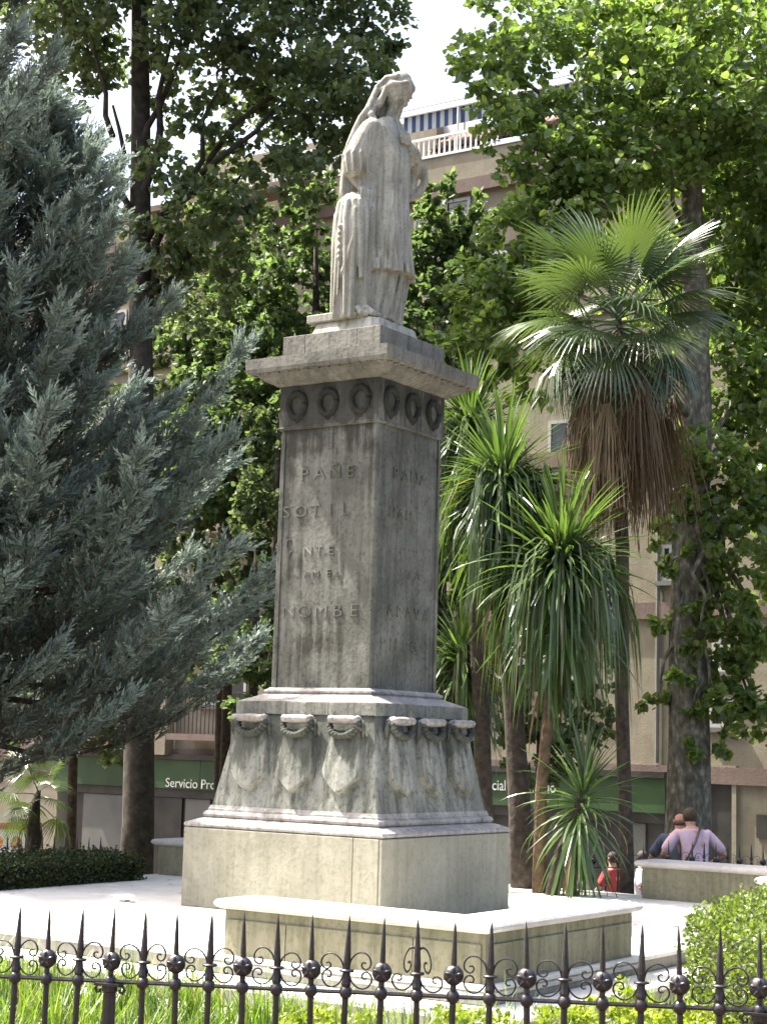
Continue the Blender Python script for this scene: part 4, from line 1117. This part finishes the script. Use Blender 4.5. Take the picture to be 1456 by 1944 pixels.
# undergrowth behind the platform
Pg = np.stack([rng.uniform(-7, 9, 26000), rng.uniform(19.6, 24, 26000)], 1)
Pg = np.concatenate([Pg, np.stack([rng.uniform(.2, 4, 9000), rng.uniform(18.0, 20, 9000)], 1)])
dm = Pg - np.array([CX, CY]); xm = cy_ * dm[:, 0] + sy_ * dm[:, 1]; ym = -sy_ * dm[:, 0] + cy_ * dm[:, 1]
Pg = Pg[np.maximum(np.abs(xm), np.abs(ym)) > 4.44]; n = len(Pg)
gzv = np.array([gz(y) for y in Pg[:, 1]])
p0 = np.concatenate([Pg, gzv[:, None]], 1); h = rng.uniform(.12, .42, n); az = rng.uniform(0, 2 * PI, n)
dv = np.stack([np.cos(az), np.sin(az), np.zeros(n)], 1); wv = np.stack([-np.sin(az), np.cos(az), np.zeros(n)], 1) * .009
p2 = p0 + np.array([0, 0, 1.0]) * h[:, None] + dv * (h * .5)[:, None]
o = soup('undergrowth', np.stack([p0 - wv, p0 + wv, p2 + wv * .2, p2 - wv * .2], 1).reshape(-1, 3), m_grass, 4, rng.random(n) * .6)
tag(o, 'shaded grass and undergrowth below the palms behind the platform', 'undergrowth', kind='stuff')

# ------------------------------------------------------------------ building behind
FO = at(900, 1487, 36.0); FO.z = 0
fe = Vector((cy_, sy_, 0)); fn = Vector((sy_, -cy_, 0))              # along the facade (to the right, nearer) and outward
bld = empty('apartment_building', (FO.x, FO.y, -2.33), YAW)
tag(bld, 'beige apartment block with brown bands, balconies and a green shop fascia behind the trees', 'building')


def fz(px, py, off=0.0):
    """pixel -> (u, z) in the facade's frame, on the plane off metres in front of the wall"""
    d = cF + cR * ((px - 728) / FPX) - cU * ((py - 972) / FPX)
    o = Vector((0, 0, EYE)); q = FO + fn * off
    t = (q - o).dot(fn) / d.dot(fn); p = o + d * t
    return (p - FO).dot(fe), p.z + 2.33


def fbox(b, u0, u1, d0, d1, z0, z1):       # local: x along, -y outward
    b.box(min(u0, u1), max(u0, u1), min(-d0, -d1), max(-d0, -d1), z0, z1)
ztop = fz(900, 352)[1] + .1
U0, U1 = -19, 14
b = MB(); fbox(b, U0, U1, -9, 0, 0, ztop); b.build('wall', m_wall, bld)
# bands between storeys and the top cornice
zs_b = [fz(350, 1435)[1], fz(900, 1100)[1] * .0 + fz(350, 1435)[1] + 3.15, fz(350, 1435)[1] + 6.3, fz(350, 1435)[1] + 9.45]
zc = fz(900, 352)[1]
for z in zs_b:
    b = MB(); fbox(b, U0, U1, .001, .09, z - .16, z + .16); b.build('storey_band', m_band, bld)
b = MB(); fbox(b, U0, U1, .001, .16, zc - .17, zc + .13); b.build('cornice_band', m_band, bld)
b = MB(); fbox(b, U0, U1, -.25, .06, zc + .131, zc + .78); b.build('parapet', m_wall, bld)
b = MB(); fbox(b, U0, U1, -.28, .09, zc + .781, zc + .84); b.build('parapet_coping', m_white, bld)
# roof terrace railing
zr = zc + .84
bar = MB(); bar.box(-.016, .016, -.016, .016, 0, .44); me_bar = bar.mesh('baluster', m_white)
b = MB(); fbox(b, -14, U1, -.10, -.05, zr + .44, zr + .49); b.build('handrail', m_white, bld)
u0r = fz(760, 300)[0]
for k in range(60):
    o = link('baluster', me_bar, bld, (u0r - 5.5 + k * .135 * 1.0, .075, zr))
# attic set back with tiled lean-to, awning and white gable
ua0, _ = fz(775, 215, -1.2)
b = MB(); fbox(b, ua0 - 7.5, ua0 + .35, -6, -1.9, ztop, zr + 1.75); b.build('attic', m_wall, bld)
b = MB()                                                       # pale gable with sloping coping
g0, g1 = ua0 - 2.6, ua0 + 1.5
b.add([(g0, 2.2, zr + 2.35), (g1, 2.2, zr + 1.5), (g0, 2.2, zr + .2), (g1, 2.2, zr + .2), (g0, 2.9, zr + 2.35), (g1, 2.9, zr + 1.5), (g0, 2.9, zr + .2), (g1, 2.9, zr + .2)], [(0, 2, 3, 1), (4, 5, 7, 6), (0, 1, 5, 4), (1, 3, 7, 5), (0, 4, 6, 2)])
b.build('gable', m_white, bld)
b = MB(); fbox(b, ua0 + .35, ua0 + 9, -6, -3.2, ztop, zr + 1.0); b.build('attic', m_wall, bld)
# roof tiles in barrel rows
tl = MB(); tl.rings([[(.085 * math.cos(a), .0 + y, .06 * math.sin(a)) for a in [PI * j / 6 for j in range(7)]] for y in (0, .9)], close=False, cap0=False, cap1=False)
me_tile = tl.mesh('roof_tile', m_tile, True)
b = MB(); b.add([(ua0 + .4, 1.45, zr + .70), (ua0 + 6, 1.45, zr + .70), (ua0 + 6, 2.3, zr + 1.34), (ua0 + .4, 2.3, zr + 1.34)], [(0, 1, 2, 3)]); b.build('tile_bed', m_tile, bld)
for k in range(30):
    o = link('roof_tile', me_tile, bld); o.matrix_local = Matrix.Translation((ua0 + .5 + k * .18, 1.4, zr + .69)) @ Matrix.Rotation(math.atan2(.64, .85), 4, 'X')
b = MB(); fbox(b, ua0 + .4, ua0 + 6, -2.3, -1.7, zr - .4, zr + .69); b.build('lean_to_wall', m_dkshop, bld)
for k in range(46):                                            # awning: striped panels under a white roller bar
    a0 = ua0 + .05 + k * .11
    b = MB(); b.add([(a0, .95, zr + 1.46), (a0 + .11, .95, zr + 1.46), (a0 + .11, 1.75, zr + 1.54), (a0, 1.75, zr + 1.54), (a0, .96, zr + 1.06), (a0 + .11, .96, zr + 1.06)], [(0, 1, 2, 3), (4, 5, 1, 0)])
    b.build('awning_panel', m_blue if k % 2 == 0 else m_awhite, bld)
b = MB(); fbox(b, ua0 - .05, ua0 + 5.0, -.945, -.88, zr + 1.45, zr + 1.54); b.build('awning_bar', m_white, bld)
b = MB(); b.tube([(ua0 + 1.55, .9, zr), (ua0 + 1.55, .9, zr + 1.46)], .02, 6); b.build('awning_pole', m_white, bld)
b = MB(); b.tube([(ua0 - 2.5, 1.6, zr + 1.9), (ua0 + 6, 1.6, zr + 1.95)], .012, 5); b.tube([(ua0 + 1.3, 1.6, zr + 1.1), (ua0 + 1.3, 1.6, zr + 2.0)], .015, 5); b.build('wire', m_grey, bld)


# windows
def window(u, z0, w, h, kind='glass'):
    b = MB(); fbox(b, u - w / 2, u + w / 2, -.16, .006, z0, z0 + h)
    fr = MB()
    for (a, c, d, e) in ((u - w / 2, u - w / 2 + .07, z0, z0 + h), (u + w / 2 - .07, u + w / 2, z0, z0 + h), (u - w / 2 + .071, u + w / 2 - .071, z0, z0 + .07), (u - w / 2 + .071, u + w / 2 - .071, z0 + h - .07, z0 + h), (u - .03, u + .03, z0 + .071, z0 + h - .071)):
        fbox(fr, a, c, .008, .045, d, e)
    o = fr.build('window', m_wframe, bld)
    p = MB(); fbox(p, u - w / 2 + .02, u + w / 2 - .02, .004, .018, z0 + .02, z0 + h - .02); p.build('pane', m_glass if kind == 'glass' else m_shut, o)
    if kind == 'shutter':
        sl = MB()
        nn = int(h / .12)
        for k in range(nn): fbox(sl, u - w / 2 + .075, u + w / 2 - .075, .019, .032, z0 + .08 + k * (h - .16) / nn, z0 + .08 + (k + .8) * (h - .16) / nn)
        sl.build('louvre', m_shut, o)
    s = MB(); fbox(s, u - w / 2 - .08, u + w / 2 + .08, .004, .14, z0 - .09, z0 - .005); s.build('sill', m_grey, o)


def balcony(u0, u1, z):
    b = MB(); fbox(b, u0, u1, .10, .95, z - .14, z); o = b.build('balcony', m_band, bld)
    b = MB()
    n = int((u1 - u0) / .12)
    for k in range(n + 1):
        fbox(b, u0 + .03 + k * (u1 - u0 - .06) / n - .009, u0 + .03 + k * (u1 - u0 - .06) / n + .009, .90, .918, z, z + .92)
    fbox(b, u0, u1, .885, .935, z + .921, z + .96)
    b.build('balcony_railing', m_iron, o)


z1 = zs_b[0]
def fwin(px0, px1, py0, py1, kind='glass'):
    ua, za = fz(px0, py0); ub, zb = fz(px1, py1)
    window((ua + ub) / 2, min(za, zb), abs(ub - ua), abs(za - zb), kind)
fwin(788, 892, 392, 482, 'shutter')
fwin(1258, 1298, 905, 1000, 'shutter')
fwin(1256, 1292, 1035, 1103)
fwin(1352, 1388, 1215, 1275)
fwin(1346, 1402, 1325, 1382)
fwin(425, 500, 890, 1015, 'shutter')
fwin(365, 412, 452, 490, 'shutter')
fwin(930, 985, 480, 570, 'shutter')
for k, (px, y0, y1) in enumerate([(600, 600, 700), (700, 620, 720), (560, 830, 940), (160, 930, 1050), (80, 700, 800), (900, 860, 960), (990, 900, 1000), (1080, 800, 900), (1420, 760, 860), (200, 600, 700), (120, 1230, 1340), (430, 1230, 1340), (960, 1180, 1290), (1080, 1180, 1290)]):
    fwin(px - 38, px + 38, y0, y1, 'glass' if k % 2 else 'shutter')
ua, za = fz(395, 1012); ub, _ = fz(560, 1012); balcony(ua, ub, za)
ua, za = fz(318, 1392, .9); ub, _ = fz(470, 1392, .9); balcony(ua, ub, za)
ua, za = fz(90, 1392, .9); ub, _ = fz(225, 1392, .9); balcony(ua, ub, za)
ua, za = fz(505, 350, .9); ub, _ = fz(600, 350, .9)
b = MB(); fbox(b, ua - 3.6, ub, .17, .95, za - .14, za); o = b.build('balcony', m_band, bld)
b = MB()
for k in range(40): fbox(b, ua + k * .11, ua + k * .11 + .03, .9, .93, za, za + .55) if ua + k * .11 < ub else None
fbox(b, ua, ub, .89, .94, za + .551, za + .60); b.build('balcony_railing', m_white, o)
# pale pier with a wrought-iron lantern bracket
ua, za = fz(288, 1432, .3); ub, zb = fz(325, 1275, .3)
b = MB(); fbox(b, ua, ub, .092, .4, za, zb + 2.0); b.build('pier', m_wall, bld)
b = MB(); uc, zc2 = fz(296, 1350, .6)
b.tube([(uc, -.40, zc2 + .5), (uc, -.62, zc2 + .52), (uc, -.62, zc2 + .25)], .02, 6); b.lathe([(.02, .3), (.10, .22), (.12, .1), (.08, -.25), (.03, -.32), (.0, -.5)], 8, (uc, -.62, zc2)); b.build('lantern', m_iron, bld)
# downpipe
uc, _ = fz(1251, 1100); b = MB(); b.tube([(uc, -.06, zs_b[0] + .2), (uc, -.06, zc - .3)], .045, 8); b.build('downpipe', m_grey, bld)
# shop front
uf0, zf0 = fz(100, 1516, .2); uf1, zf1 = fz(1262, 1516, .2)
ztf = fz(700, 1456, .2)[1]; zbf = fz(700, 1516, .2)[1]
npan = 7
for k in range(npan):
    a0 = uf0 + (uf1 - uf0) * k / npan; a1 = uf0 + (uf1 - uf0) * (k + 1) / npan
    b = MB(); fbox(b, a0 + .006, a1 - .006, .03, .2, zbf, ztf); b.build('fascia_panel', m_green, bld)
b = MB(); fbox(b, uf0, uf1, .02, .26, ztf + .002, ztf + .12); b.build('fascia_hood', m_dkshop, bld)
b = MB(); fbox(b, uf0, uf1, .02, .12, zbf - .2, zbf - .003); b.build('shop_lintel', m_dkshop, bld)
for px in (315, 811):
    u, z = fz(px, 1492, .2)
    w_t = 245 / FPX * 36 / .84
    o = text('sign_lettering', 'Servicio Provincial Tributario', .30, m_letter, bld, Matrix.Translation((u, -.212, z - .02)) @ RX, .008, 1.0, 'LEFT')
    k = fz(px + 236 + (8 if px > 500 else 0), 1492, .2)[0] - u
    dx = max(v.co.x for v in o.data.vertices)
    o.matrix_local = Matrix.Translation((u, -.212, z - .02)) @ RX @ Matrix.Diagonal((k / dx, 1, 1, 1))
b = MB(); fbox(b, uf0, uf1, .004, .03, .0, zbf - .2); b.build('shop_glazing', m_dkshop, bld)
for px0, px1, mt in ((158, 238, m_grey), (300, 345, m_dkshop), (352, 398, m_grey), (965, 1000, m_grey), (1195, 1225, m_grey), (640, 700, m_grey), (760, 830, m_dkshop)):
    a0 = fz(px0, 1570, .06)[0]; a1 = fz(px1, 1570, .06)[0]
    for z0_, z1_ in ((.02, 1.05), (1.07, zbf - .215)):
        b = MB(); fbox(b, a0, a1, .031, .08, z0_, z1_); b.build('shop_panel', mt, bld)
a0, zd = fz(1344, 1462, .02); a1, _ = fz(1390, 1462, .02)
b = MB(); fbox(b, a0, a1, .004, .03, 0.02, zd); b.build('door', m_dkshop, bld)
b = MB(); fbox(b, a0 - .09, a0 - .002, .004, .07, 0.02, zd + .1); fbox(b, a1 + .002, a1 + .09, .004, .07, .02, zd + .1); fbox(b, a0, a1, .004, .07, zd + .004, zd + .1); b.build('door_frame', m_wall, bld)
a0, z0_ = fz(1436, 1590, .02); a1, z1_ = fz(1470, 1548, .02)
b = MB(); fbox(b, a0, a1, .004, .05, z0_, z1_); b.build('wall_plaque', m_dkshop, bld)

# ------------------------------------------------------------------ menu board at the far left
mb_ = at(14, 1600, 26.5)
root = empty('menu_board', (mb_.x, mb_.y, gz(26.5)), -.2); tag(root, 'white menu board with red top and food pictures at the left edge', 'sign')
hh = mb_.z - gz(26.5)
b = MB(); b.box(-.34, -.30, -.03, .03, 0, hh + .32); b.box(.30, .34, -.03, .03, 0, hh + .32); b.build('leg', m_iron, root)
for s, x0, x1 in ((0, -.30, -.01), (1, .02, .30)):
    b = MB(); b.box(x0, x1, -.02, .02, hh - .35, hh + .2); p = b.build('board', m_white, root)
    b = MB(); b.ell(((x0 + x1) / 2, -.021, hh), (.10, .004, .11), 14, 6); b.build('food_picture', plain('orange_print' + str(s), ((.55, .22, .06) if s == 0 else (.35, .25, .12)), var=.5, scale=20), p)
b = MB(); b.box(-.36, .36, -.035, .035, hh + .205, hh + .30); b.build('header', plain('red_header', (.28, .03, .03)), root)

# ------------------------------------------------------------------ people
def skin_mesh(name, J, E, mat, root_i=0, sub=2):
    """J: list of (xyz, r); E edges -> smooth limb surface"""
    me = bpy.data.meshes.new(name); me.from_pydata([j[0] for j in J], E, [])
    o = bpy.data.objects.new(name, me); COL.objects.link(o)
    sk = o.modifiers.new('skin', 'SKIN'); sk.use_smooth_shade = True
    for i, (p, r_) in enumerate(J):
        v = me.skin_vertices[0].data[i]
        v.radius = (r_, r_) if not hasattr(r_, '__len__') else r_
        v.use_root = (i == root_i)
    ss = o.modifiers.new('sub', 'SUBSURF'); ss.levels = sub; ss.render_levels = sub
    dg = bpy.context.evaluated_depsgraph_get(); dg.update()
    m2 = bpy.data.meshes.new_from_object(o.evaluated_get(dg)); bpy.data.objects.remove(o)
    m2.materials.clear(); m2.materials.append(mat); m2.shade_smooth()
    return m2


def person(label, loc, rz, shirt, trousers, hair, skinc, bend=.2, scale=1.0, elbow=.12, bag=False, bald=False):
    root = empty('person', loc, rz); root.scale = (scale,) * 3
    tag(root, label, 'person')
    ms = plain('skin', skinc, rough=.55, var=.1); mh = plain('hair', hair, rough=.7, var=.4, scale=60); msh = plain('shirt', shirt, rough=.8, var=.1, scale=12, bump=.25); mt = plain('trousers', trousers, rough=.85, var=.15)
    def B(p):                                                     # lean the upper body forward (+y) about the hips
        x, y, z = p
        if z <= .95: return (x, y, z)
        c, s = math.cos(bend), math.sin(bend); zz = z - .95
        return (x, y * c + zz * s, .95 + zz * c - y * s)
    # body: pelvis, spine, neck, head, arms, legs
    J = [((0, 0, .95), .11), (B((0, 0, 1.2)), .12), (B((0, 0, 1.42)), .10), (B((0, .01, 1.52)), .055), (B((0, .02, 1.60)), .07), (B((0, .025, 1.69)), .085), (B((0, .02, 1.76)), .06)]
    E = [(0, 1), (1, 2), (2, 3), (3, 4), (4, 5), (5, 6)]
    arms = {}
    for s in (-1, 1):
        i = len(J)
        sh = B((s * .19, 0, 1.43)); el = B((s * (.25 + elbow), .02, 1.17)); wr = (B((s * .20, .26, 1.10)))
        J += [(sh, .055), (el, .042), (wr, .03)]; E += [(2, i), (i, i + 1), (i + 1, i + 2)]
        arms[s] = (sh, el, wr)
        hv = Vector(wr)
        k = len(J); J += [(tuple(hv + Vector((-s * .02, .06, -.01))), .032)]; E += [(i + 2, k)]
        for f in range(4):
            J += [(tuple(hv + Vector((-s * .02 + (f - 1.5) * .018, .12, -.01))), .009), (tuple(hv + Vector((-s * .02 + (f - 1.5) * .018, .155 - .006 * abs(f - 1.5), -.03))), .008)]
            E += [(k, len(J) - 2), (len(J) - 2, len(J) - 1)]
        J += [(tuple(hv + Vector((-s * .06, .075, -.01))), .010)]; E += [(k, len(J) - 1)]
        i = len(J)
        J += [((s * .09, 0, .88), .085), ((s * .10, .02, .48), .055), ((s * .10, -.01, .09), .038), ((s * .11, .12, .03), .032)]; E += [(0, i), (i, i + 1), (i + 1, i + 2), (i + 2, i + 3)]
    link('body', skin_mesh('body', J, E, ms), root)
    # face and ears
    b = MB(); hc = Vector(B((0, .03, 1.66)))
    b.ell(hc + Vector((0, .085, -.01)), (.014, .022, .02), 8, 6)
    for s in (-1, 1): b.ell(hc + Vector((s * .082, -.005, 0)), (.012, .02, .03), 8, 6); b.ell(hc + Vector((s * .032, .076, .015)), (.014, .008, .008), 8, 5)
    b.ell(hc + Vector((0, .075, -.05)), (.026, .01, .009), 8, 5)
    b.build('face_features', ms, root, smooth=True)
    b = MB(); b.ell(hc + Vector((0, -.022, .022 if not bald else -.015)), (.092, .100, .108) if not bald else (.089, .088, .05), 14, 9); b.build('hair', mh, root, smooth=True)
    JS = [(B((0, 0, .90)), (.185, .13)), (B((0, 0, 1.15)), (.17, .125)), (B((0, 0, 1.36)), (.185, .12)), (B((0, .0, 1.46)), (.10, .085)), (B((0, .008, 1.505)), .064)]
    ES = [(0, 1), (1, 2), (2, 3), (3, 4)]
    for s in (-1, 1):
        sh, el, wr = arms[s]; i = len(JS); sh = Vector(sh); el = Vector(el)
        JS += [(tuple(sh), .078), (tuple(sh.lerp(el, .55)), .078), (tuple(sh.lerp(el, .95)), .072)]; ES += [(2, i), (i, i + 1), (i + 1, i + 2)]
    link('shirt', skin_mesh('shirt', JS, ES, msh, 1), root)
    JT = [((0, 0, .98), (.15, .115)), ((0, 0, .86), (.13, .11))]; ET = [(0, 1)]
    for s in (-1, 1):
        i = len(JT); JT += [((s * .09, 0, .80), .098), ((s * .10, .02, .47), .075), ((s * .10, 0, .10), .062)]; ET += [(1, i), (i, i + 1), (i + 1, i + 2)]
    link('trousers', skin_mesh('trousers', JT, ET, mt), root)
    for s in (-1, 1):
        b = MB(); b.ell((s * .105, .05, .045), (.048, .14, .045), 10, 7); b.build('shoe', m_iron, root, smooth=True)
    if bag:
        b = MB()
        b.tube([B((.12, -.05, 1.53)), B((.05, -.135, 1.42)), B((-.03, -.15, 1.25)), B((-.13, -.14, 1.08)), B((-.21, -.06, .97))], .016, 6, flat=.5)
        b.build('bag_strap', m_iron, root)
    return root
p1 = at(1322, 1640, 21.6)
person('person in a pale pink shirt with a dark shoulder strap, at the railing', (p1.x, p1.y, gz(21.6) - .12), .12, (.55, .40, .47), (.05, .05, .07), (.07, .045, .03), (.45, .25, .18), bend=.42, elbow=.15, bag=True)
p2 = at(1284, 1640, 22.1)
person('bald person in a dark blue shirt leaning beside the pink shirt', (p2.x, p2.y, gz(22.1) - .16), -.35, (.06, .08, .13), (.04, .04, .05), (.14, .08, .06), (.48, .24, .17), bend=.30, elbow=.10, bald=True)
for px, Yp, lab, shc, trc, hc_ in ((1166, 30.5, 'person in a red top on the far pavement behind the palms', (.25, .025, .03), (.05, .05, .08), (.03, .02, .015)),
                                   (1214, 30.0, 'person in a white top with pink bag beyond the railing end', (.65, .62, .66), (.25, .03, .05), (.04, .03, .02)),
                                   (1104, 31.0, 'person in a pale blue top beyond the low cabbage tree', (.45, .52, .62), (.06, .07, .12), (.03, .02, .015))):
    q = at(px, 1650, Yp); person(lab, (q.x, q.y, gz(Yp) - .14), random.uniform(-2, 2), shc, trc, hc_, (.42, .24, .17), bend=.05)
